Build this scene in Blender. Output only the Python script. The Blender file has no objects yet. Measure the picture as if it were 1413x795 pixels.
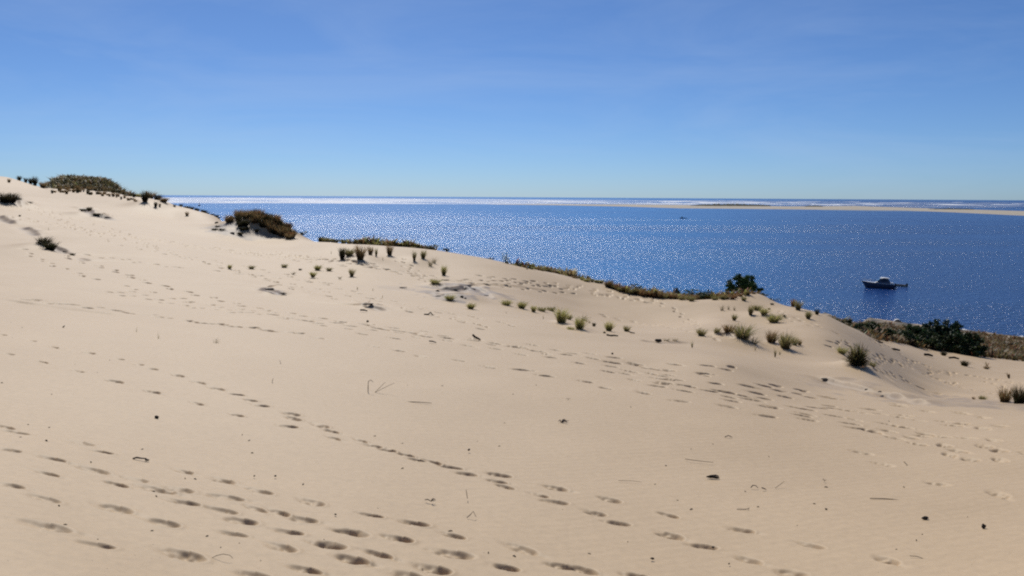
import bpy, bmesh, math, random
import numpy as np
from mathutils import Vector, Matrix

R = math.radians
scene = bpy.context.scene
coll = scene.collection

# ------------------------------------------------------------------ camera geometry
W, H, F = 1413.0, 795.0, 1178.0
EYE = 24.0                                   # metres above the sea
PITCH, ROLL = 6.105, 0.34
SUN_AZ, SUN_EL = -14.0, 46.0
_f = np.array([0, math.cos(R(PITCH)), -math.sin(R(PITCH))])
_R = np.array([1.0, 0, 0]); _U = np.cross(_R, _f)
_r = _R * math.cos(R(ROLL)) + _U * math.sin(R(ROLL))
_u = _U * math.cos(R(ROLL)) - _R * math.sin(R(ROLL))

def ray(px, py):
    """azimuth (deg, + right) and slope (dz per metre of horizontal run) of a sight line"""
    d = _f + _r * ((px - W / 2) / F) + _u * ((H / 2 - py) / F)
    h = math.hypot(d[0], d[1])
    return math.degrees(math.atan2(d[0], d[1])), d[2] / h

def pt(px, py, dist):
    az, s = ray(px, py)
    return (dist * math.sin(R(az)), dist * math.cos(R(az)), EYE + s * dist)

def sea(px, py):
    az, s = ray(px, py)
    d = -EYE / s
    return d * math.sin(R(az)), d * math.cos(R(az)), d

# ------------------------------------------------------------------ value noise
def vnoise(x, y, seed):
    rs = np.random.RandomState(seed)
    T = rs.rand(256, 256).astype(np.float32)
    xi = np.floor(x).astype(np.int64); yi = np.floor(y).astype(np.int64)
    fx = (x - xi).astype(np.float32); fy = (y - yi).astype(np.float32)
    fx = fx * fx * fx * (fx * (fx * 6 - 15) + 10); fy = fy * fy * fy * (fy * (fy * 6 - 15) + 10)
    a = T[xi & 255, yi & 255]; b = T[(xi + 1) & 255, yi & 255]
    c = T[xi & 255, (yi + 1) & 255]; d = T[(xi + 1) & 255, (yi + 1) & 255]
    return (a + (b - a) * fx) * (1 - fy) + (c + (d - c) * fx) * fy - 0.5

def sstep(a, b, x):
    t = np.clip((x - a) / (b - a), 0, 1)
    return t * t * (3 - 2 * t)

# ------------------------------------------------------------------ the dune: control heights
CTRL = []                                    # (azimuth, distance, z)
def col(px, rows, end=True):
    for py, d in rows:
        az, s = ray(px, py)
        CTRL.append((az, d, EYE + s * d))
    if end:
        py, d = rows[-1]
        az, s = ray(px, py)
        z = EYE + s * d
        CTRL.append((az, d * 1.10, z - 0.9 - 0.015 * d))
        CTRL.append((az, d * 1.35, z - 0.35 * (z - 1) ))
        CTRL.append((az, max(180, d * 1.8), -1.0))
        CTRL.append((az, max(260, d * 2.6), -7.0))

col(-260, [(795, 5.0), (600, 8.6), (440, 17), (350, 31), (290, 50), (255, 72), (225, 105)])
col(0,    [(795, 5.1), (700, 6.3), (600, 8.8), (500, 13.2), (440, 18.5), (400, 24.5), (350, 35), (310, 48), (285, 57), (262, 75), (244, 100)])
# hollow between the near ridge and the dark knolls beyond it, then the knolls
col(62,   [(440, 19.0), (350, 36), (300, 54), (275, 70), (262, 84)], end=False)
col(120,  [(795, 5.2), (700, 6.6), (600, 9.2), (500, 13.8), (440, 19.5), (400, 26), (350, 37.5), (300, 58), (280, 70), (265, 84)], end=False)
for px, py, dd in ((45, 262, 112), (62, 266, 100), (90, 268, 105), (120, 270, 105), (150, 272, 105), (175, 277, 104),
                   (75, 249, 150), (90, 245, 150), (120, 246, 150), (145, 248, 150), (158, 256, 150), (172, 270, 148), (58, 262, 146), (190, 285, 144), (215, 296, 140)):
    az, s = ray(px, py); CTRL.append((az, dd, EYE + s * dd))
for px in (75, 120, 160):
    az, s = ray(px, 262)
    CTRL.append((az, 185, 8)); CTRL.append((az, 240, -2)); CTRL.append((az, 300, -7))
col(200,  [(500, 14), (400, 27), (350, 38.5), (320, 50), (300, 63), (279, 84)], end=False)
az, s = ray(200, 285); CTRL += [(az, 96, EYE + s * 96), (az, 180, -1.0), (az, 260, -7)]
col(240,  [(795, 5.4), (700, 6.8), (600, 9.5), (500, 14), (440, 20.5), (400, 27.5), (350, 40), (320, 53), (300, 66), (284, 82)])
col(300,  [(320, 56), (300, 70)])
col(350,  [(600, 9.7), (500, 14.5), (440, 21), (400, 29), (360, 41), (328, 56), (319, 62)])
col(410,  [(340, 50), (325, 60)])
col(480,  [(795, 5.6), (700, 7.1), (600, 9.9), (500, 15), (440, 22), (400, 30.5), (358, 41), (336, 53)])
col(600,  [(440, 23.5), (400, 33), (370, 41), (346, 51)])
col(700,  [(795, 5.8), (700, 7.5), (600, 10.5), (500, 16.2), (440, 25.5), (400, 36.5), (364, 52)])
col(800,  [(500, 17), (447, 28), (422, 39), (386, 59)])
col(900,  [(795, 6.0), (700, 7.9), (600, 11.2), (500, 18.2), (466, 26), (440, 38), (411, 63)])
col(960,  [(470, 26.5), (440, 38), (417, 58)])
col(1005, [(500, 19), (466, 29), (445, 36), (418, 52)])
col(1050, [(795, 6.2), (600, 12), (520, 18.5), (480, 29), (450, 36), (425, 42), (406, 47)])
col(1095, [(600, 12.4), (485, 30), (455, 35), (424, 44)])
col(1140, [(700, 8.4), (600, 12.8), (530, 21), (500, 27.5), (465, 34), (434, 42)], end=False)
# right: near shoulder, seaward hollow, scrub-covered foreshore, waterline
def add(px, rows):
    for py, d in rows:
        az, s = ray(px, py); CTRL.append((az, d, EYE + s * d))
add(1140, [(446, 48), (452, 66)])
add(1180, [(504, 29), (482, 35), (455, 47), (452, 70)])
add(1200, [(530, 21.5), (508, 27), (500, 34), (466, 53), (457, 75)])
add(1280, [(600, 14), (549, 20.5), (562, 27), (546, 37), (520, 50), (486, 72)])
add(1340, [(556, 20.5), (566, 27), (549, 38), (520, 55), (494, 74)])
add(1413, [(795, 6.4), (700, 8.9), (600, 14.2), (566, 20), (572, 26), (556, 36), (530, 52), (506, 74)])
add(1700, [(795, 6.6), (700, 9.2), (600, 15), (575, 26), (562, 36), (515, 76)])
for px, py in ((1140, 431.5), (1180, 437), (1240, 446), (1330, 457), (1413, 467.5), (1700, 505)):
    x, y, d = sea(px, py)
    az, _ = ray(px, py)
    CTRL.append((az, d, 0.0)); CTRL.append((az, d * 0.90, 1.3)); CTRL.append((az, d * 1.1, -1.2)); CTRL.append((az, d * 1.5, -5)); CTRL.append((az, d * 2.0, -8))
for az in (-42, -30, -15, 0, 15, 30, 42):
    dz = -0.012 * az
    CTRL.append((az, 0.6, EYE - 1.66 + dz * 0.1)); CTRL.append((az, 2.4, EYE - 2.0 + dz * 0.4))
CTRL = np.array(CTRL)

US, VS = 1 / 9.0, 3.0
def _feat(az, d):
    return az * US, np.log(d) * VS
cu, cv = _feat(CTRL[:, 0], CTRL[:, 1])
def _phi(r2):
    return 0.5 * r2 * np.log(r2 + 1e-9)
n = len(CTRL)
A = np.zeros((n + 3, n + 3))
A[:n, :n] = _phi((cu[:, None] - cu) ** 2 + (cv[:, None] - cv) ** 2) + np.eye(n) * 0.0003
A[:n, n] = 1; A[:n, n + 1] = cu; A[:n, n + 2] = cv
A[n:, :n] = A[:n, n:].T
TPS = np.linalg.solve(A, np.r_[CTRL[:, 2], 0, 0, 0])

def tps(az, d):
    u, v = _feat(az, d)
    out = np.empty_like(u)
    for i in range(0, len(u), 20000):
        a = u[i:i + 20000, None]; b = v[i:i + 20000, None]
        r2 = (a - cu) ** 2 + (b - cv) ** 2
        out[i:i + 20000] = _phi(r2) @ TPS[:n] + TPS[n] + TPS[n + 1] * u[i:i + 20000] + TPS[n + 2] * v[i:i + 20000]
    return out

AZL = 38.0
def base_h0(az, d):
    dd = np.clip(d, 0.5, 300)
    inner = np.abs(az) <= AZL
    out = np.empty_like(az, dtype=float)
    out[inner] = tps(az[inner], dd[inner])
    o = ~inner
    if o.any():
        a, q = az[o], dd[o]
        L = tps(np.full_like(a, -AZL), q); Rr = tps(np.full_like(a, AZL), q)
        w = sstep(-AZL, AZL, -(np.sign(a) * (180 - np.abs(a))) * AZL / 142.0)  # blend round the back
        w = np.where(a > 0, 1 - 0.5 * sstep(60, 180, a), 0.5 * sstep(60, 180, -a))
        out[o] = L * (1 - w) + Rr * w
    return out

# crest line of the dune as seen against the sea: keeps the ridge a clean edge
SIL = [(-260, 222), (0, 243), (30, 243.5), (50, 254), (62, 259), (75, 252), (84, 248), (96, 246.5), (120, 247.5), (146, 249), (160, 257.5), (172, 267), (185, 270), (200, 272), (222, 277), (240, 284), (265, 288), (300, 298),
       (320, 306), (350, 317), (380, 320), (410, 323), (440, 330), (470, 335), (560, 340), (600, 344), (620, 347), (660, 354), (700, 363), (750, 374),
       (800, 385), (830, 389), (850, 397), (880, 404), (900, 409), (930, 412), (960, 414), (985, 413), (1000, 411), (1020, 406), (1045, 404.5), (1062, 407), (1080, 413),
       (1100, 421), (1120, 427), (1140, 433), (1170, 449), (1200, 462)]
SILA = np.array([ray(a, b)[0] for a, b in SIL]); SILS = np.array([ray(a, b)[1] for a, b in SIL])
def base_h(az, d):
    z = base_h0(az, d)
    far = sstep(26, 40, d)
    dd = np.clip(d, 1, 300)
    lim = EYE + np.interp(az, SILA, SILS) * dd
    w = far * (1 - sstep(SILA[-2], SILA[-1], az)) * sstep(-60, -40, az)
    k = 0.10
    m = np.where(z - lim > 3, lim, np.where(lim - z > 3, z, -k * np.log(np.exp(-np.clip(z - lim, -3, 3) / k) + 1) + lim))
    m = np.minimum(m, z)
    return z * (1 - w) + m * w

# features standing on the smooth dune: knolls and little wind-cut lips
def locate(px, py, dmin=3.0, dmax=175.0):
    az, s = ray(px, py)
    ds = np.exp(np.linspace(math.log(dmin), math.log(dmax), 900))
    z = ground(np.full_like(ds, az), ds)
    hit = np.nonzero(EYE + s * ds <= z)[0]
    if len(hit) == 0:                         # grazes the crest: take the closest approach
        i = int(np.argmin(EYE + s * ds - z)); d = ds[i]
    else:
        i = hit[0]
        if i > 0:
            g0 = EYE + s * ds[i - 1] - z[i - 1]; g1 = z[i] - (EYE + s * ds[i])
            d = ds[i - 1] + (ds[i] - ds[i - 1]) * g0 / max(g0 + g1, 1e-9)
        else:
            d = ds[0]
    return d * math.sin(R(az)), d * math.cos(R(az)), d

BUMPS = []      # x, y, sx, sy, rot, h
LIPS = []       # polyline xy, height, run-out
def ground(az, d):
    z = base_h(az, d)
    x = d * np.sin(np.radians(az)); y = d * np.cos(np.radians(az))
    for bx, by, sx, sy, rot, h in BUMPS:
        c, s = math.cos(rot), math.sin(rot)
        u = ((x - bx) * c + (y - by) * s) / sx; v = (-(x - bx) * s + (y - by) * c) / sy
        z = z + h * np.exp(-(u * u + v * v) ** 1.2)
    return z

def gz(x, y):
    d = math.hypot(x, y)
    az = math.degrees(math.atan2(x, y))
    return float(ground(np.array([az]), np.array([max(d, .5)]))[0])

def bump_at(px, py, wpx, dpt, h, rot=0.0, d=None):
    if d is None: x, y, d = locate(px, py)
    else:
        az, s = ray(px, py); x, y = d * math.sin(R(az)), d * math.cos(R(az))
    BUMPS.append((x, y, wpx / F * d / 2, dpt, rot, h))

_b = []
for a in ((352, 322, 90, 1.6, 1.00), (330, 325, 60, 1.2, .35), (385, 324, 40, 1.0, .35),      # grassed knoll
          (125, 299, 40, 1.6, .28), (140, 303, 26, 1.0, .12),
          (640, 412, 60, 1.0, .16), (600, 394, 30, .6, .08),
          (62, 341, 40, 1.6, .18), (10, 282, 50, 2.2, .35),
          (374, 404, 30, .5, .10), (510, 422, 34, .5, .07),
          (1022, 470, 56, 1.2, .16), (1080, 481, 50, 1.0, .12), (1180, 505, 50, .9, .15),
          (775, 447, 26, .8, .10), (800, 455, 34, .8, .08), (497, 358, 60, 1.2, .18), (575, 360, 40, 1.0, .12),
          (210, 284, 44, 2.5, .35), (985, 443, 50, 1.4, .10), (1055, 437, 60, 1.0, .18)):
    az, s = ray(a[0], a[1]); x, y, d = locate(a[0], a[1])
    _b.append((x, y, a[2] / F * d / 2, a[3], -R(az) if False else 0.0, a[4]))
BUMPS += _b

def line_pts(pts, dense=8):
    out = []
    for i in range(len(pts) - 1):
        for k in range(dense):
            t = k / dense
            out.append((pts[i][0] + (pts[i + 1][0] - pts[i][0]) * t, pts[i][1] + (pts[i + 1][1] - pts[i][1]) * t))
    out.append(pts[-1])
    return np.array([locate(a, b)[:2] for a, b in out])

# ------------------------------------------------------------------ the sand sheet
rows = list(np.linspace(0.5, 4.8, 60)[:-1]) + list(np.arange(4.8, 12, 0.014))
d = 12.0
while d < 42: rows.append(d); d += max(.018, .0016 * d)
while d < 95: rows.append(d); d *= 1.0042
while d < 300: rows.append(d); d *= 1.0075
rows = np.array(rows)
fine = np.linspace(-35, 35, 1500)
colsA = np.r_[np.linspace(-180, -35, 60)[:-1], fine, np.linspace(35, 180, 60)[1:-1]]
NR, NC = len(rows), len(colsA)
AZ, D = np.meshgrid(colsA, rows)
azf, df = AZ.ravel(), D.ravel()
# smooth base on a coarser lattice, then interpolated (keeps the script quick)
ca = np.r_[np.linspace(-180, -36, 290), np.linspace(-35.5, 35.5, 420), np.linspace(36, 180, 290)]
cr = np.exp(np.linspace(math.log(0.48), math.log(302), 420))
CA, CR = np.meshgrid(ca, cr)
CZ = base_h(CA.ravel(), CR.ravel()).reshape(CA.shape)
ia = np.interp(azf, ca, np.arange(len(ca))); ir = np.interp(np.log(df), np.log(cr), np.arange(len(cr)))
def catmull(G, ir, ia):
    nr, nc = G.shape
    r0 = np.clip(ir.astype(int), 1, nr - 3); a0 = np.clip(ia.astype(int), 1, nc - 3)
    fr, fa = ir - r0, ia - a0
    def wts(t):
        return (-.5 * t + t * t - .5 * t ** 3, 1 - 2.5 * t * t + 1.5 * t ** 3, .5 * t + 2 * t * t - 1.5 * t ** 3, -.5 * t * t + .5 * t ** 3)
    wr, wa = wts(fr), wts(fa)
    out = 0
    for k in range(4):
        out = out + wr[k] * sum(wa[l] * G[r0 + k - 1, a0 + l - 1] for l in range(4))
    return out
Z = catmull(CZ, ir, ia)
X = df * np.sin(np.radians(azf)); Y = df * np.cos(np.radians(azf))
for bx, by, sx, sy, rot, h in BUMPS:
    u = (X - bx) / sx; v = (Y - by) / sy
    q = u * u + v * v
    m = q < 9
    Z[m] += h * np.exp(-q[m] ** 1.2)
nearfade = 1 - sstep(60, 110, df)
Z += 0.12 * vnoise(X / 6.3 + 3, Y / 4.1 + 7, 1) * sstep(4, 14, df) * nearfade
Z += 0.030 * vnoise((X + .4 * Y) / 1.9, (Y - .4 * X) / 1.1, 2) * nearfade
Z += 0.004 * vnoise((X - .3 * Y) / .55, (Y + .3 * X) / .4, 3) * nearfade
Z += 0.5 * vnoise(X / 9, Y / 9, 4) * sstep(125, 150, df) * (1 - sstep(-20, -14, azf)) * (df < 180)     # broken top of the far knolls
Z += .35 * sstep(-.05, .05, Z) * (azf > 17) * (df > 120) * (1 - sstep(3, 6, Z))
PEAT_SHADE = np.zeros_like(Z); VEG = np.zeros_like(Z)

def window(cx, cy, rad):
    """flat indices of grid vertices near a world point"""
    dd = math.hypot(cx, cy); aa = math.degrees(math.atan2(cx, cy))
    i0, i1 = np.searchsorted(rows, dd - rad), np.searchsorted(rows, dd + rad)
    da = math.degrees(rad / max(dd, .5))
    j0, j1 = np.searchsorted(colsA, aa - da), np.searchsorted(colsA, aa + da)
    if i1 <= i0 or j1 <= j0: return None
    return (np.arange(i0, i1)[:, None] * NC + np.arange(j0, j1)[None, :]).ravel()

# wind-cut lips: crest polylines with a short steep face on the viewer's side
def lip(pts, h, run, peat_shade=0.0, back=1.2):
    P = line_pts(pts)
    c = P.mean(0); rad = max(np.hypot(*(P - c).T)) + 3 * run + back
    idx = window(c[0], c[1], rad)
    if idx is None: return
    x, y = X[idx], Y[idx]
    best = np.full(len(idx), 1e9); sd = np.zeros(len(idx)); tt = np.zeros(len(idx))
    n = len(P) - 1
    for i in range(n):
        ax, ay = P[i]; dx, dy = P[i + 1] - P[i]; L2 = dx * dx + dy * dy + 1e-9
        t = np.clip(((x - ax) * dx + (y - ay) * dy) / L2, 0, 1)
        ex, ey = x - ax - t * dx, y - ay - t * dy
        q = np.hypot(ex, ey); cr_ = -(dx * ey - dy * ex) / math.sqrt(L2)
        m = q < best
        best[m] = q[m]; sd[m] = np.where(cr_[m] > 0, q[m], -q[m]); tt[m] = (i + t[m]) / n
    w = np.clip(np.minimum(tt, 1 - tt) * 6, 0, 1) * (0.65 + 0.7 * vnoise(x / .5, y / .5, 9))
    near_ = np.hypot(x, y) < 1e9
    prof = np.where(sd <= 0, np.exp(-(sd / back) ** 2), np.exp(-sd / run))
    # raised on the crest, hollowed just in front of it
    dz = h * w * np.where(sd <= 0, 0.55 * np.exp(-(sd / back) ** 2), -0.45 * np.exp(-((sd - run) / run) ** 2) + 0.55 * np.exp(-(sd / (run * .35)) ** 2))
    Z[idx] += dz
    if peat_shade: PEAT_SHADE[idx] = np.maximum(PEAT_SHADE[idx], peat_shade * w * np.exp(-((sd - run * .6) / (run * .9)) ** 2))  # darkens the lip face: painted shade as well as real crust

lip([(1118, 518), (1150, 526), (1190, 535), (1230, 543), (1262, 552), (1300, 560)], .17, .20, .55)
lip([(1203, 508), (1222, 519), (1236, 530)], .07, .25)
lip([(0, 297), (14, 303), (24, 309)], .22, .35, .6)
lip([(34, 313), (48, 318), (58, 326)], .18, .3, .7)
lip([(74, 338), (86, 345), (103, 352)], .18, .3, .8)
lip([(112, 356), (128, 360)], .12, .25, .5)
lip([(353, 400), (368, 396), (385, 401), (394, 407)], .14, .2, .9)
lip([(496, 420), (508, 418), (525, 424), (542, 430)], .14, .2, .5)
lip([(606, 398), (622, 400), (640, 398), (656, 402)], .25, .3, .9)
lip([(618, 396), (650, 397), (672, 404), (684, 416)], .16, .25, .8)
lip([(596, 404), (608, 406), (616, 408)], .12, .2, .8)
lip([(105, 288), (122, 289), (138, 298), (156, 301)], .25, .4, .8)
lip([(20, 268), (26, 275), (31, 286)], .22, .4, .8)
lip([(985, 463), (1003, 461), (1020, 468)], .12, .2, .2)
lip([(640, 391), (700, 394), (760, 400)], .07, .3)
lip([(880, 470), (906, 471), (950, 470)], .08, .25, .2)
lip([(0, 412), (60, 420), (130, 431), (180, 437)], .06, .2)

# peat-grey crust patches, plus painted shade by the right-hand scarp
for px, py, r, k in ((612, 404, .8, .6), (640, 401, 1.2, .8), (660, 406, 1.1, .6), (628, 409, .8, .7), (600, 397, .7, .35), (560, 397, .9, .2), (300, 314, .9, .8), (318, 322, 1.0, .6), (335, 326, .8, .6), (352, 324, .8, .6),
                     (790, 383, 1.3, .3), (1350, 556, 1.8, .45), (1400, 563, 2.0, .5), (1312, 555, 1.2, .35), (660, 355, .8, .3), (1160, 531, .8, .25)):
    cx, cy, cd = locate(px, py)
    idx = window(cx, cy, r * 2.4)
    if idx is not None:
        q = np.hypot((X[idx] - cx) / 1.25, (Y[idx] - cy) / 1.0) / r
        nz_ = vnoise(X[idx] / .35, Y[idx] / .5, 21) + .5 * vnoise(X[idx] / .12, Y[idx] / .2, 22)
        m = sstep(.30, .55, np.exp(-q ** 2) + .55 * nz_) * k
        PEAT_SHADE[idx] = np.maximum(PEAT_SHADE[idx], m * (.7 + .9 * np.clip(nz_, -.3, .4)))

# ------------------------------------------------------------------ footprints
rng = random.Random(7)
def stamp(cx, cy, ang, L, Wd, dep, drag=0.0, rimk=.16):
    r = L * 1.6 + .12
    idx = window(cx, cy, r)
    if idx is None: return
    c, s = math.cos(ang), math.sin(ang)
    dx, dy = X[idx] - cx, Y[idx] - cy
    u = (dx * c + dy * s) / (L / 2); v = (-dx * s + dy * c) / (Wd / 2)
    wob = 0.55 * vnoise(X[idx] / .07 + cx * 9, Y[idx] / .07, 5)
    q = (u * u) * (1 + .25 * np.clip(u, -1.5, 1.5)) + v * v + wob * np.exp(-(u * u + v * v) / 4)
    bowl = -dep * np.exp(-np.clip(q, 0, 30) ** 2.2) * (.75 + .35 * np.clip(u, -1, 1) + .5 * vnoise(X[idx] / .045, Y[idx] / .045, 6))
    rim = dep * rimk * np.exp(-(np.sqrt(np.clip(q, 0, 30)) - 1.35) ** 2 / .10) * (0.6 + .4 * np.sign(u))
    heel = -dep * .18 * np.exp(-((u - 0.62) ** 2 / .10 + v * v / .5))
    dz = bowl + rim + heel
    if drag: dz += -dep * .28 * np.exp(-((u - 1.35) ** 2 / .25 + (v / .45) ** 2))
    Z[idx] += dz

near = """3 466,44 474,74 483,122 491,163 500,191 508,209 514,245 522,274 531,299 539,327 547,346 555,361 562,402 573,405 579,11 493,58 504,106 517,158 530,210 544,
272 559,327 574,398 589,442 588,456 595,460 604,497 607,514 614,535 620,560 626,577 633,597 635,623 642,643 651,689 653,685 662,698 670,767 672,744 682,767 692,843 689,
821 707,853 720,924 710,924 737,512 709,572 721,625 739,485 734,551 744,627 765,719 757,777 780,804 784,698 782,599 785,878 793,455 752,485 772,521 765,560 793,1023 731,
971 752,1033 771,1120 753,1224 773,1090 789,5 588,21 596,108 610,138 623,11 623,71 634,126 648,64 654,11 670,161 669,187 662,216 676,248 676,253 693,253 649,308 662,62 688,
157 701,311 686,308 704,354 702,384 706,417 716,359 677,430 691,478 733,333 718,322 735,387 754,398 733,64 724,133 750,251 764,225 720,449 751,488 772,347 792,421 785"""
big = {(311, 686), (216, 676), (251, 764), (64, 724), (485, 734), (719, 757), (627, 765), (108, 610), (126, 648)}
for tok in near.replace("\n", "").split(","):
    a, b = map(int, tok.split())
    x0, y0, _ = locate(a - 14, b - 3.2); x1, y1, _ = locate(a + 14, b + 3.2); cx, cy, _ = locate(a, b)
    ang = math.atan2(y1 - y0, x1 - x0) + rng.uniform(-.25, .25)
    k = 1.2 if (a, b) in big else rng.uniform(.82, 1.05)
    stamp(cx, cy, ang, .245 * k, .115 * k * rng.uniform(.8, 1.2), (.041 if a < 520 else .058) * (1.15 if k > 1.2 else rng.uniform(.75, 1.1)), drag=rng.random() < .4, rimk=.16 if a < 600 else .06)

def trail(pts, n=1, spread=.35, step=.68, dep=.055, keep=.9):
    P = line_pts(pts, 3)
    seg = np.hypot(*(P[1:] - P[:-1]).T); cum = np.r_[0, np.cumsum(seg)]
    for k in range(n):
        off = rng.uniform(-spread, spread); s = rng.uniform(0, step); side = 1; ph = rng.uniform(0, 6)
        while s < cum[-1]:
            if rng.random() < keep:
                x = np.interp(s, cum, P[:, 0]); y = np.interp(s, cum, P[:, 1])
                s2 = min(s + .4, cum[-1]); s1 = max(0, s2 - .8)
                tx = np.interp(s2, cum, P[:, 0]) - np.interp(s1, cum, P[:, 0]); ty = np.interp(s2, cum, P[:, 1]) - np.interp(s1, cum, P[:, 1])
                L = math.hypot(tx, ty) + 1e-6; tx /= L; ty /= L
                o = off + side * .11 + .25 * spread * math.sin(s * .35 + ph) + rng.gauss(0, .04)
                stamp(x - ty * o, y + tx * o, math.atan2(ty, tx) + rng.uniform(-.3, .3), rng.uniform(.26, .33), rng.uniform(.13, .18), dep * (1.35 if x < 0 else 1.75) * rng.uniform(.6, 1.25), rng.random() < .3, .03)
            side = -side; s += step * rng.uniform(.85, 1.15)

trail([(0, 410), (100, 421), (200, 436), (300, 450), (400, 462), (500, 476), (640, 500), (760, 517), (900, 548), (1050, 575), (1200, 597), (1290, 613)], 1, .15, dep=.05)
trail([(0, 413), (100, 424), (200, 438), (300, 452), (400, 464)], 2, .3, step=.5, dep=.05)
trail([(140, 402), (300, 428), (430, 442), (560, 457), (700, 480), (860, 505), (940, 522)], 3, .9, dep=.055)
trail([(880, 520), (1000, 545), (1130, 575), (1250, 600), (1413, 640)], 4, .5, dep=.065)
trail([(860, 508), (940, 522), (1120, 552), (1250, 570), (1413, 596)], 3, .8, dep=.06)
trail([(960, 515), (1100, 540), (1260, 560), (1400, 580)], 2, .6, dep=.05, keep=.7)
trail([(1180, 620), (1260, 640), (1400, 680)], 1, .3, dep=.03, keep=.6)
trail([(30, 280), (100, 305), (220, 345), (350, 375), (450, 398), (560, 420), (700, 455)], 3, 1.4, dep=.08)
trail([(0, 345), (110, 352), (220, 368), (330, 378), (470, 392)], 2, 1.0, dep=.07)
trail([(60, 350), (170, 388), (330, 424), (480, 450), (600, 470)], 3, .7, dep=.07)
trail([(40, 300), (160, 320), (300, 345), (430, 352), (520, 362)], 3, 1.6, dep=.09)
trail([(200, 330), (330, 350), (460, 362), (560, 380), (640, 392), (800, 405), (900, 421)], 4, 1.6, dep=.09)
trail([(545, 357), (565, 370), (590, 390)], 2, .3, dep=.09)
trail([(640, 380), (760, 398), (900, 410)], 2, 1.2, dep=.09)
trail([(830, 434), (900, 446), (965, 460), (1010, 474)], 2, .3, dep=.08)
trail([(850, 390), (930, 430), (960, 455)], 1, .3, dep=.08)
trail([(1190, 508), (1225, 518), (1260, 532), (1300, 548)], 2, .3, dep=.09)
trail([(1245, 503), (1300, 520), (1360, 536), (1413, 546)], 3, 1.5, dep=.10)
trail([(1130, 470), (1160, 480), (1200, 490), (1300, 512), (1413, 530)], 2, 1.5, dep=.10)
trail([(1060, 430), (1110, 445), (1150, 460)], 2, .7, dep=.08)
trail([(700, 470), (820, 490), (960, 505), (1060, 520)], 3, 1.0, dep=.06)

# where scrub covers the ground
bnd = np.interp(azf, [ray(p, 450)[0] for p in (1120, 1142, 1165, 1200, 1240, 1280, 1330, 1413)], [200, 47, 50, 55, 62, 73, 77, 80])
VEG = sstep(-2, 5, df - bnd - 3 + 4 * vnoise(X / 3.5, Y / 3.5, 31)) * (azf > 18) * sstep(-.01, .02, Z)
VEG = np.maximum(VEG, sstep(116, 126, df) * (azf < -18) * sstep(-.05, .1, vnoise(X / 7, Y / 2.5, 33) + .40))
VEG = np.maximum(VEG, sstep(62, 74, df) * (np.abs(azf) < 18.1) * .8 * sstep(.3, 1.0, Z))
VEG = np.maximum(VEG, sstep(60, 80, df) * (np.abs(azf) > 36) * .7 * sstep(.3, 1.0, Z))
thin = sstep(-.1, .25, vnoise(X / 2.2, Y / 2.2, 35))
VEG = np.clip(VEG * (1 - .75 * thin * (azf > 18)), 0, 1)

verts = np.empty((NR * NC + 1, 3), np.float32)
verts[:-1, 0] = X; verts[:-1, 1] = Y; verts[:-1, 2] = Z
verts[-1] = (0, 0, EYE - 1.65)
i = np.arange(NR - 1)[:, None] * NC; j = np.arange(NC)[None, :]; j2 = (j + 1) % NC
quads = np.stack([i + j, i + j2, i + NC + j2, i + NC + j], -1).reshape(-1, 4)
tris = np.stack([np.full(NC, NR * NC), (np.arange(NC) + 1) % NC, np.arange(NC)], -1)

def np_mesh(name, v, q, t=None, smooth=True):
    me = bpy.data.meshes.new(name)
    me.vertices.add(len(v)); me.vertices.foreach_set("co", np.asarray(v, np.float32).ravel())
    nq = len(q); nt = 0 if t is None else len(t)
    loops = np.r_[np.asarray(q, np.int32).ravel(), np.asarray(t, np.int32).ravel()] if nt else np.asarray(q, np.int32).ravel()
    me.loops.add(len(loops)); me.loops.foreach_set("vertex_index", loops)
    starts = np.r_[np.arange(nq) * 4, nq * 4 + np.arange(nt) * 3].astype(np.int32)
    me.polygons.add(nq + nt); me.polygons.foreach_set("loop_start", starts)
    if smooth: me.polygons.foreach_set("use_smooth", np.ones(nq + nt, bool))
    me.update(); me.validate()
    return me

def add_attr(me, name, arr):
    a = me.attributes.new(name, 'FLOAT', 'POINT'); a.data.foreach_set("value", np.asarray(arr, np.float32))

# ------------------------------------------------------------------ materials
def mat(name):
    m = bpy.data.materials.new(name); m.use_nodes = True
    nt = m.node_tree; nt.nodes.clear()
    o = nt.nodes.new("ShaderNodeOutputMaterial")
    return m, nt, o

def N(nt, t, **kw):
    n = nt.nodes.new(t)
    for k, v in kw.items():
        if k.startswith("_"): setattr(n, k[1:], v)
        else: n.inputs[k.replace("__", " ")].default_value = v
    return n

def simple(name, c, rough=.6, noise=0.0, nscale=20, spec=.3, metal=0.0):
    m, nt, o = mat(name)
    b = N(nt, "ShaderNodeBsdfPrincipled", Roughness=rough, Metallic=metal)
    b.inputs["Specular IOR Level"].default_value = spec
    nt.links.new(b.outputs[0], o.inputs[0])
    if noise:
        tc = N(nt, "ShaderNodeTexCoord"); nz = N(nt, "ShaderNodeTexNoise", Scale=nscale, Detail=4.0)
        nt.links.new(tc.outputs["Object"], nz.inputs["Vector"])
        mx = N(nt, "ShaderNodeMix", _data_type='RGBA')
        mx.inputs[6].default_value = (*[v * (1 - noise) for v in c], 1); mx.inputs[7].default_value = (*[min(1, v * (1 + noise)) for v in c], 1)
        nt.links.new(nz.outputs["Fac"], mx.inputs[0]); nt.links.new(mx.outputs[2], b.inputs["Base Color"])
    else:
        b.inputs["Base Color"].default_value = (*c, 1)
    return m

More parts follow.
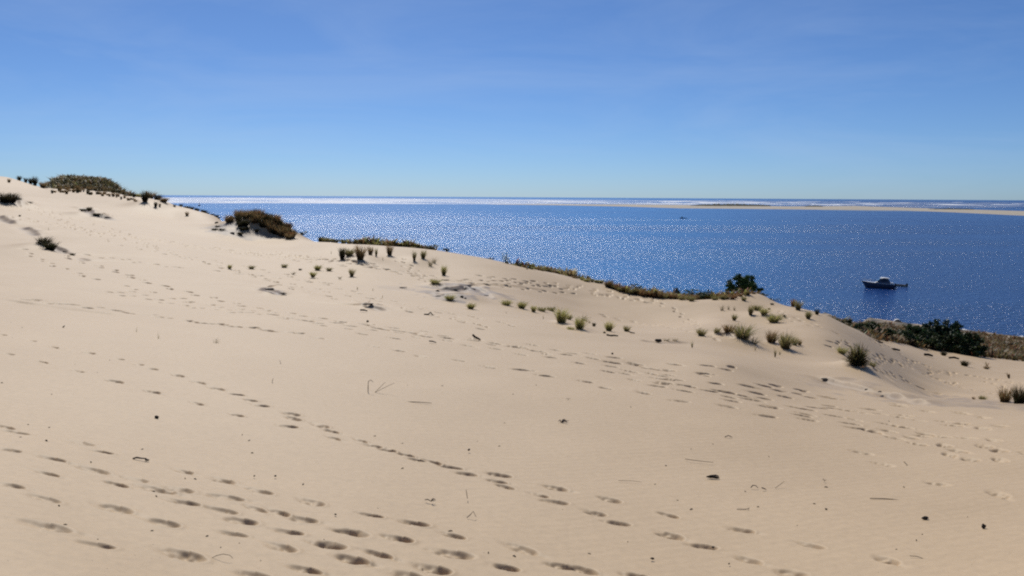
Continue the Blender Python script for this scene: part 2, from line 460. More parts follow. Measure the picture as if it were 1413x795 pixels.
def mk_sand():
    m, nt, o = mat("dune sand")
    L = nt.links.new
    g = N(nt, "ShaderNodeNewGeometry")
    b = N(nt, "ShaderNodeBsdfPrincipled", Roughness=.62)
    b.inputs["Specular IOR Level"].default_value = .35
    n1 = N(nt, "ShaderNodeTexNoise", Scale=.35, Detail=6.0, Roughness=.65)
    n2 = N(nt, "ShaderNodeTexNoise", Scale=14.0, Detail=5.0, Roughness=.7)
    n3 = N(nt, "ShaderNodeTexNoise", Scale=260.0, Detail=2.0)
    for n in (n1, n2, n3): L(g.outputs["Position"], n.inputs["Vector"])
    r1 = N(nt, "ShaderNodeMix", _data_type='RGBA')
    r1.inputs[6].default_value = (.45, .325, .190, 1); r1.inputs[7].default_value = (.55, .405, .245, 1)
    L(n1.outputs["Fac"], r1.inputs[0])
    r2 = N(nt, "ShaderNodeMix", _data_type='RGBA', _blend_type='MULTIPLY'); r2.inputs[0].default_value = 1.0
    mr = N(nt, "ShaderNodeMapRange"); mr.inputs[1].default_value = .25; mr.inputs[2].default_value = .75; mr.inputs[3].default_value = .88; mr.inputs[4].default_value = 1.08
    L(n2.outputs["Fac"], mr.inputs[0]); L(r1.outputs[2], r2.inputs[6]); L(mr.outputs[0], r2.inputs[7])
    # dark specks of shell and bark grit
    vo = N(nt, "ShaderNodeTexVoronoi", Scale=9.0); L(g.outputs["Position"], vo.inputs["Vector"])
    sp = N(nt, "ShaderNodeMapRange"); sp.inputs[1].default_value = .035; sp.inputs[2].default_value = .055; sp.inputs[3].default_value = .45; sp.inputs[4].default_value = 1.0
    L(vo.outputs["Distance"], sp.inputs[0])
    r3 = N(nt, "ShaderNodeMix", _data_type='RGBA', _blend_type='MULTIPLY'); r3.inputs[0].default_value = 1.0
    L(r2.outputs[2], r3.inputs[6]); L(sp.outputs[0], r3.inputs[7])
    # peat crust with the painted lip shade, and scrub litter
    ap = N(nt, "ShaderNodeAttribute", _attribute_name="peat_shade"); av = N(nt, "ShaderNodeAttribute", _attribute_name="veg")
    mp = N(nt, "ShaderNodeMix", _data_type='RGBA'); mp.inputs[7].default_value = (.15, .125, .12, 1)
    L(ap.outputs["Fac"], mp.inputs[0]); L(r3.outputs[2], mp.inputs[6])
    nv = N(nt, "ShaderNodeTexNoise", Scale=1.3, Detail=5.0, Roughness=.7); L(g.outputs["Position"], nv.inputs["Vector"])
    cr = N(nt, "ShaderNodeValToRGB"); L(nv.outputs["Fac"], cr.inputs[0])
    e = cr.color_ramp.elements; e[0].position = .35; e[0].color = (.035, .038, .018, 1); e[1].position = .68; e[1].color = (.12, .075, .035, 1)
    mv = N(nt, "ShaderNodeMix", _data_type='RGBA')
    L(av.outputs["Fac"], mv.inputs[0]); L(mp.outputs[2], mv.inputs[6]); L(cr.outputs[0], mv.inputs[7])
    L(mv.outputs[2], b.inputs["Base Color"])
    # grain and faint wind ripples
    wv = N(nt, "ShaderNodeTexWave", Scale=2.2, Distortion=5.0, Detail=3.0); wv.inputs["Detail Scale"].default_value = .7
    mpg = N(nt, "ShaderNodeMapping"); mpg.inputs["Rotation"].default_value = (0, 0, R(68)); L(g.outputs["Position"], mpg.inputs[0]); L(mpg.outputs[0], wv.inputs[0])
    b1 = N(nt, "ShaderNodeBump", Strength=.2, Distance=.006); L(wv.outputs["Fac"], b1.inputs["Height"])
    b2 = N(nt, "ShaderNodeBump", Strength=.15, Distance=.008); L(n2.outputs["Fac"], b2.inputs["Height"]); L(b1.outputs[0], b2.inputs["Normal"])
    b3 = N(nt, "ShaderNodeBump", Strength=.2, Distance=.002); L(n3.outputs["Fac"], b3.inputs["Height"]); L(b2.outputs[0], b3.inputs["Normal"])
    L(b3.outputs[0], b.inputs["Normal"])
    L(b.outputs[0], o.inputs[0])
    return m
SAND = mk_sand()

def mk_leaf(name, rough=.55, trans=.35):
    m, nt, o = mat(name); L = nt.links.new
    a = N(nt, "ShaderNodeAttribute", _attribute_name="tint")
    d = N(nt, "ShaderNodeBsdfPrincipled", Roughness=rough); d.inputs["Specular IOR Level"].default_value = .25
    t = N(nt, "ShaderNodeBsdfTranslucent"); mx = N(nt, "ShaderNodeMixShader"); mx.inputs[0].default_value = trans
    L(a.outputs["Color"], d.inputs["Base Color"]); L(a.outputs["Color"], t.inputs["Color"])
    L(d.outputs[0], mx.inputs[1]); L(t.outputs[0], mx.inputs[2]); L(mx.outputs[0], o.inputs[0])
    return m
BLADE = mk_leaf("grass blade", .5, .5)
LEAF = mk_leaf("shrub leaf", .5, .25)
WOOD = simple("weathered wood", (.07, .05, .04), .8, .5, 30)
DARKW = simple("dark bark", (.035, .028, .022), .85, .5, 30)
BARK = simple("pine bark", (.10, .065, .045), .85, .4, 8)
STRAW = simple("dry straw", (.20, .15, .09), .7, .3, 40)

def mk_water():
    m, nt, o = mat("sea water"); L = nt.links.new
    g = N(nt, "ShaderNodeNewGeometry")
    b = N(nt, "ShaderNodeBsdfPrincipled", Roughness=.13, IOR=1.333)
    sep = N(nt, "ShaderNodeSeparateXYZ"); L(g.outputs["Position"], sep.inputs[0])
    ln = N(nt, "ShaderNodeVectorMath", _operation='LENGTH'); L(g.outputs["Position"], ln.inputs[0])
    big = N(nt, "ShaderNodeTexNoise", Scale=.006, Detail=3.0); mpb = N(nt, "ShaderNodeMapping"); mpb.inputs["Scale"].default_value = (.4, 1.4, 1)
    L(g.outputs["Position"], mpb.inputs[0]); L(mpb.outputs[0], big.inputs[0])
    # shoal water is greener towards the sandbank
    cr = N(nt, "ShaderNodeValToRGB")
    e = cr.color_ramp.elements; e[0].position = .35; e[0].color = WATER_A; e[1].position = .7; e[1].color = WATER_B
    L(big.outputs["Fac"], cr.inputs[0])
    # breakers on the bar: pale foam colour beyond the bank, partly painted sun glitter
    mpf = N(nt, "ShaderNodeMapping"); mpf.inputs["Scale"].default_value = (.0021, .0034, 1); L(g.outputs["Position"], mpf.inputs[0])
    nf = N(nt, "ShaderNodeTexNoise", Scale=1.0, Detail=6.0, Roughness=.62); L(mpf.outputs[0], nf.inputs[0])
    qx = N(nt, "ShaderNodeMath", _operation='DIVIDE'); L(sep.outputs[0], qx.inputs[0]); L(sep.outputs[1], qx.inputs[1])
    qm = N(nt, "ShaderNodeMapRange"); L(qx.outputs[0], qm.inputs[0]); qm.inputs[1].default_value = -.15; qm.inputs[2].default_value = .45; qm.inputs[3].default_value = 0.0; qm.inputs[4].default_value = .10
    qs = N(nt, "ShaderNodeMath", _operation='SUBTRACT'); L(nf.outputs["Fac"], qs.inputs[0]); L(qm.outputs[0], qs.inputs[1])
    th = N(nt, "ShaderNodeMapRange"); L(qs.outputs[0], th.inputs[0]); th.inputs[1].default_value = FOAM_GLITTER0; th.inputs[2].default_value = FOAM_GLITTER0 + .10
    # band limits by distance from the shore
    f1 = N(nt, "ShaderNodeMapRange"); L(ln.outputs["Value"], f1.inputs[0]); f1.inputs[1].default_value = 2620; f1.inputs[2].default_value = 2760
    f2 = N(nt, "ShaderNodeMapRange"); L(ln.outputs["Value"], f2.inputs[0]); f2.inputs[1].default_value = 9000; f2.inputs[2].default_value = 6500
    mm = N(nt, "ShaderNodeMath", _operation='MULTIPLY'); L(f1.outputs[0], mm.inputs[0]); L(f2.outputs[0], mm.inputs[1])
    mm2 = N(nt, "ShaderNodeMath", _operation='MULTIPLY'); L(mm.outputs[0], mm2.inputs[0]); L(th.outputs[0], mm2.inputs[1])
    mc = N(nt, "ShaderNodeMix", _data_type='RGBA'); mc.inputs[7].default_value = (.8, .82, .84, 1)
    dm = N(nt, "ShaderNodeMapRange", _interpolation_type='SMOOTHSTEP'); L(qx.outputs[0], dm.inputs[0]); dm.inputs[1].default_value = .05; dm.inputs[2].default_value = .48
    dp = N(nt, "ShaderNodeMix", _data_type='RGBA'); dp.inputs[7].default_value = (.0005, .03, .15, 1); L(dm.outputs[0], dp.inputs[0]); L(cr.outputs[0], dp.inputs[6])  # sea colour darkened to the right, painting in lens edge falloff
    L(mm2.outputs[0], mc.inputs[0]); L(dp.outputs[2], mc.inputs[6]); L(mc.outputs[2], b.inputs["Base Color"])
    rr = N(nt, "ShaderNodeMapRange"); L(mm2.outputs[0], rr.inputs[0]); rr.inputs[3].default_value = WROUGH; rr.inputs[4].default_value = .8
    L(rr.outputs[0], b.inputs["Roughness"])
    # waves: wind chop, plus finer ripples
    w1 = N(nt, "ShaderNodeTexNoise", Scale=.55, Detail=2.0, Roughness=.5); w2 = N(nt, "ShaderNodeTexNoise", Scale=2.2, Detail=2.0, Roughness=.55)
    mpw = N(nt, "ShaderNodeMapping"); mpw.inputs["Rotation"].default_value = (0, 0, R(20)); mpw.inputs["Scale"].default_value = (.8, 1.2, 1)
    L(g.outputs["Position"], mpw.inputs[0]); L(mpw.outputs[0], w1.inputs[0]); L(mpw.outputs[0], w2.inputs[0])
    # gusts: calmer and rougher lanes
    gu = N(nt, "ShaderNodeTexNoise", Scale=1.0, Detail=3.0); mpg = N(nt, "ShaderNodeMapping"); mpg.inputs["Scale"].default_value = (.0022, .010, 1); mpg.inputs["Rotation"].default_value = (0, 0, R(6))
    L(g.outputs["Position"], mpg.inputs[0]); L(mpg.outputs[0], gu.inputs[0])
    gr = N(nt, "ShaderNodeMapRange"); L(gu.outputs["Fac"], gr.inputs[0]); gr.inputs[1].default_value = .35; gr.inputs[2].default_value = .65; gr.inputs[3].default_value = .55; gr.inputs[4].default_value = 1.25
    # sheltered water behind the bank
    sh = N(nt, "ShaderNodeMapRange", _interpolation_type='SMOOTHSTEP'); L(ln.outputs["Value"], sh.inputs[0]); sh.inputs[1].default_value = 700; sh.inputs[2].default_value = 1300; sh.inputs[3].default_value = 1; sh.inputs[4].default_value = CALM
    op = N(nt, "ShaderNodeMapRange", _interpolation_type='SMOOTHSTEP'); L(ln.outputs["Value"], op.inputs[0]); op.inputs[1].default_value = 2600; op.inputs[2].default_value = 2800; op.inputs[3].default_value = 0; op.inputs[4].default_value = 1
    ad = N(nt, "ShaderNodeMath", _operation='ADD'); L(sh.outputs[0], ad.inputs[0]); L(op.outputs[0], ad.inputs[1])
    st = N(nt, "ShaderNodeMath", _operation='MULTIPLY'); L(ad.outputs[0], st.inputs[0]); L(gr.outputs[0], st.inputs[1])
    b1 = N(nt, "ShaderNodeBump", Strength=1.0, Distance=WB1); L(w1.outputs["Fac"], b1.inputs["Height"])
    b2 = N(nt, "ShaderNodeBump", Strength=1.0, Distance=WB2); L(w2.outputs["Fac"], b2.inputs["Height"]); L(b1.outputs[0], b2.inputs["Normal"])
    h1 = N(nt, "ShaderNodeMath", _operation='MULTIPLY'); L(w1.outputs["Fac"], h1.inputs[0]); L(st.outputs[0], h1.inputs[1]); L(h1.outputs[0], b1.inputs["Height"])
    h2 = N(nt, "ShaderNodeMath", _operation='MULTIPLY'); L(w2.outputs["Fac"], h2.inputs[0]); L(st.outputs[0], h2.inputs[1]); L(h2.outputs[0], b2.inputs["Height"])
    L(b2.outputs[0], b.inputs["Normal"])
    L(b.outputs[0], o.inputs[0])
    return m
WATER_A = (.001, .12, .38, 1); WATER_B = (.004, .17, .46, 1); FOAM_GLITTER0 = .43; WROUGH = .235; WB1 = 1.0; WB2 = .26; CALM = .5
SEA = mk_water()

def link(name, me, m=None, parent=None):
    o = bpy.data.objects.new(name, me); coll.objects.link(o)
    if m is not None and not me.materials: me.materials.append(m)
    if parent is not None: o.parent = parent
    return o

def tag(o, label=None, cat=None, group=None, kind=None):
    if label: o["label"] = label
    if cat: o["category"] = cat
    if group: o["group"] = group
    if kind: o["kind"] = kind
    return o

me = np_mesh("sand_dune", verts, quads, tris)
add_attr(me, "peat_shade", np.r_[PEAT_SHADE, 0]); add_attr(me, "veg", np.r_[VEG, 0])
tag(link("sand_dune", me, SAND), "pale wind-smoothed dune sand crossed by lines of footprints", "sand", kind="structure")
del verts, quads

# sea surface out to the horizon
rr_ = [90, 130, 180, 260, 400, 700, 1200, 2000, 3500, 6000, 10000, 20000, 42000]
na = 180
v = [(r * math.sin(2 * math.pi * k / na), r * math.cos(2 * math.pi * k / na), 0) for r in rr_ for k in range(na)]
q = [(i * na + k, i * na + (k + 1) % na, (i + 1) * na + (k + 1) % na, (i + 1) * na + k)[::-1] for i in range(len(rr_) - 1) for k in range(na)]
tag(link("sea", np_mesh("sea", v, q), SEA), "blue sea glittering under the sun out to the horizon", "sea", kind="structure")

# ------------------------------------------------------------------ plants
class Acc:
    """collects faces with a tint per vertex into one mesh"""
    def __init__(s): s.v, s.f, s.c = [], [], []
    def strip(s, pts, widths, side, col0, col1):
        b = len(s.v); n = len(pts)
        for i, (p, w_) in enumerate(zip(pts, widths)):
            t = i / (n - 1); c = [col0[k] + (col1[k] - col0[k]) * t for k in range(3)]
            s.v.append(p - side * w_ / 2); s.v.append(p + side * w_ / 2); s.c += [c, c]
        for i in range(n - 1): s.f.append((b + 2 * i, b + 2 * i + 1, b + 2 * i + 3, b + 2 * i + 2))
    def leaf(s, p, a, b_, c):
        i = len(s.v); s.v += [p - a, p + b_ * .5, p + a, p - b_ * .5]; s.c += [c] * 4; s.f.append((i, i + 1, i + 2, i + 3))
    def tube(s, pts, rad, c, n=6):
        b = len(s.v)
        for i, (p, r) in enumerate(zip(pts, rad)):
            t = (pts[min(i + 1, len(pts) - 1)] - pts[max(i - 1, 0)]).normalized()
            u = t.cross(Vector((.31, .2, .93))).normalized(); w_ = t.cross(u)
            for k in range(n):
                a = 2 * math.pi * k / n; s.v.append(p + (u * math.cos(a) + w_ * math.sin(a)) * r); s.c.append(c)
        for i in range(len(pts) - 1):
            for k in range(n): s.f.append((b + i * n + k, b + i * n + (k + 1) % n, b + (i + 1) * n + (k + 1) % n, b + (i + 1) * n + k))
        s.f.append(tuple(b + k for k in range(n))[::-1]); s.f.append(tuple(b + (len(pts) - 1) * n + k for k in range(n)))
    def mesh(s, name, m=None):
        me = bpy.data.meshes.new(name); me.from_pydata([tuple(v) for v in s.v], [], s.f)
        a = me.color_attributes.new("tint", 'FLOAT_COLOR', 'POINT')
        a.data.foreach_set("color", np.c_[np.array(s.c, np.float32), np.ones(len(s.c), np.float32)].ravel())
        if m: me.materials.append(m)
        me.update(); return me

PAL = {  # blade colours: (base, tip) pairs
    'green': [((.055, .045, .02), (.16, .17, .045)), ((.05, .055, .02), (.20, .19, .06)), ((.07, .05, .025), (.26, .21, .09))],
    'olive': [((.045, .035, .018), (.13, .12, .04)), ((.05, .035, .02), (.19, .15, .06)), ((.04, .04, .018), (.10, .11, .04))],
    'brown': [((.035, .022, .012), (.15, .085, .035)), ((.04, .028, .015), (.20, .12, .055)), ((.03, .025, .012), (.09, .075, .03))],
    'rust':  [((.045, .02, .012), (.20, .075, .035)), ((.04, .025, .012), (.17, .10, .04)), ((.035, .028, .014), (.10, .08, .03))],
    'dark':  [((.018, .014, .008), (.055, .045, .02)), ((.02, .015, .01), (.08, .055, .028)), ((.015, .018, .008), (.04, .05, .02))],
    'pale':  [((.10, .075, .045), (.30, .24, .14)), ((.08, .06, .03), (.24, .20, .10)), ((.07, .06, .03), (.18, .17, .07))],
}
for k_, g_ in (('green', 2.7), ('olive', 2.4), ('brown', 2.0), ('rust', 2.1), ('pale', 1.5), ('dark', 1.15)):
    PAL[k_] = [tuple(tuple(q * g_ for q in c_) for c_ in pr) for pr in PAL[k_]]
def tuft_mesh(style, seed, n=130, lean=.5, r0=.16, wid=.030, droop=.35, acc=None, org=Vector((0, 0, 0)), sc=1.0, upright=1.0):
    rs = random.Random(seed); A_ = acc or Acc()
    for _ in range(n):
        a = rs.uniform(0, 2 * math.pi); r = r0 * math.sqrt(rs.random())
        p = org + Vector((math.cos(a) * r, math.sin(a) * r, -.03)) * sc
        a2 = a + rs.gauss(0, .6); out = Vector((math.cos(a2), math.sin(a2), 0)); out += Vector((.22, -.05, 0))      # the wind leans them a little
        hgt = rs.uniform(.45, 1.03) * upright * sc; ln = lean * rs.uniform(.1, 1.0) * (.4 + r / r0) * sc
        pts = []
        for t in (0, .35, .7, 1):
            pts.append(p + out * ln * (t ** 1.5) + Vector((0, 0, hgt * (t - droop * t ** 3 * rs.uniform(.4, 1)))))
        sd = Vector((rs.gauss(0, 1), rs.gauss(0, 1), 0)).normalized()
        w_ = wid * rs.uniform(.6, 1.2) * sc
        c0, c1 = PAL[style if rs.random() > .14 or style == 'dark' else 'pale'][rs.randrange(3)]; k = rs.uniform(.7, 1.3)
        if rs.random() < .1: hgt *= .45; ln *= 1.6        # broken, lying blades
        A_.strip(pts, [w_, w_ * .85, w_ * .5, w_ * .08], sd, [q * k for q in c0], [q * k for q in c1])
    return A_

TUFTS = {}
for st_, kw in (('green', dict(n=270, lean=.55, droop=.45)), ('olive', dict(n=240, lean=.5)), ('brown', dict(n=240, lean=.42, droop=.25)), ('rust', dict(n=240, lean=.4, droop=.25)),
                ('dark', dict(n=270, lean=.42, droop=.3)), ('pale', dict(n=60, lean=.7, droop=.5, wid=.024))):
    TUFTS[st_] = [tuft_mesh(st_, hash(st_) % 1 + 11 * i + len(st_), **kw).mesh("grass_tuft", BLADE) for i in range(3)]
TUFTS['sprig'] = [tuft_mesh('olive', 91 + i, n=16, lean=.4, r0=.05, wid=.05, droop=.3).mesh("grass_sprig", BLADE) for i in range(3)]
TUFTS['dome'] = []
for i in range(2):                             # round hedgehog-like cushion
    A_ = Acc(); rs = random.Random(50 + i)
    for _ in range(900):
        th = math.acos(rs.uniform(0, 1)); ph = rs.uniform(0, 6.283)
        d_ = Vector((math.sin(th) * math.cos(ph), math.sin(th) * math.sin(ph), math.cos(th)))
        p0 = Vector((rs.gauss(0, .05), rs.gauss(0, .05), .02)); l = rs.uniform(.55, 1.0)
        e_ = Vector((d_.x * .55, d_.y * .55, d_.z * .9)) * l
        pts = [p0, p0 + e_ * .5 + Vector((0, 0, .05)), p0 + e_ * .85 + Vector((0, 0, .03)), p0 + e_]
        c0, c1 = PAL['dark'][rs.randrange(3)] if rs.random() < .7 else PAL['olive'][rs.randrange(3)]
        A_.strip(pts, [.02, .018, .012, .002], Vector((rs.gauss(0, 1), rs.gauss(0, 1), rs.gauss(0, .3))).normalized(), c0, c1)
    TUFTS['dome'].append(A_.mesh("grass_cushion", BLADE))

def leafy(A_, lobes, n, size, cols, seed, flat=.8, open_=.0):
    """leaves through the volume of several lobes; clumped, with gaps"""
    rs = random.Random(seed)
    clumps = []
    for (cx, cy, cz, rx, ry, rz) in lobes:
        for _ in range(max(5, int(26 * (rx * ry * rz) ** .33))):
            d_ = Vector((rs.gauss(0, 1), rs.gauss(0, 1), rs.gauss(0, 1))).normalized() * (rs.random() ** .4)
            clumps.append((Vector((cx + d_.x * rx, cy + d_.y * ry, cz + d_.z * rz)), rs.uniform(.16, .34) * (rx * ry * rz) ** .33, rs.uniform(.65, 1.35)))
    for _ in range(n):
        c, r, k = clumps[rs.randrange(len(clumps))]
        p = c + Vector((rs.gauss(0, .5), rs.gauss(0, .5), rs.gauss(0, .42))) * r
        if p.z < 0.01: p.z = rs.uniform(.01, .06)
        a = Vector((rs.gauss(0, 1), rs.gauss(0, 1), rs.gauss(0, .8))).normalized()
        b_ = a.cross(Vector((rs.gauss(0, 1), rs.gauss(0, 1), rs.gauss(0, 1)))).normalized()
        s_ = size * rs.uniform(.6, 1.4)
        col_ = cols[rs.randrange(len(cols))]; kk = k * rs.uniform(.8, 1.25)
        A_.leaf(p, a * s_, b_ * s_, [q * kk for q in col_])
    return A_

GREENS = [(.03, .06, .018), (.045, .085, .026), (.065, .10, .03)]
DGREENS = [(.017, .042, .017), (.032, .068, .024), (.055, .075, .022), (.06, .055, .024)]
HEATH = [(.055, .03, .014), (.035, .035, .014), (.08, .04, .018), (.03, .042, .016)]
BLUISH = [(.02, .05, .035), (.03, .06, .04), (.015, .035, .022)]
def low_shrub(cols, seed, n=1100, size=.028):
    rs = random.Random(seed)
    lob = [(rs.uniform(-.3, .3), rs.uniform(-.15, .15), rs.uniform(.18, .42), rs.uniform(.16, .28), .2, rs.uniform(.2, .38)) for _ in range(6)]
    A_ = leafy(Acc(), lob, n, size, cols, seed)
    for _ in range(7):
        a = rs.uniform(0, 6.28)
        A_.tube([Vector((0, 0, -.05)), Vector((math.cos(a) * .12, math.sin(a) * .08, .2)), Vector((math.cos(a) * .3, math.sin(a) * .15, .55))], [.014, .010, .004], (.05, .035, .025), 4)
    return A_.mesh("low_shrub", LEAF)
SHRUBS = {'green': [low_shrub(GREENS, 3 + i) for i in range(3)], 'dgreen': [low_shrub(DGREENS, 13 + i, 1300) for i in range(3)], 'heath': [low_shrub(HEATH, 23 + i) for i in range(3)]}

prng = random.Random(3)
def put(kind, mesh, px, py, hpx, wpx, label, cat, group=None, d=None, sink=.02, depth=None, parent_name=None):
    if d is None: x, y, d = locate(px, py)
    else:
        a_, s_ = ray(px, py); x, y = d * math.sin(R(a_)), d * math.cos(R(a_))
    z = gz(x, y)
    o = bpy.data.objects.new(kind, mesh); coll.objects.link(o)
    o.location = (x, y, z - sink)
    k = d / F * 1.03
    hh, ww = hpx * k, wpx * k
    o.scale = (ww, (depth or ww), hh); o.rotation_euler = (0, 0, prng.uniform(-.5, .5))
    return tag(o, label, cat, group)

CATT = "grass tuft"
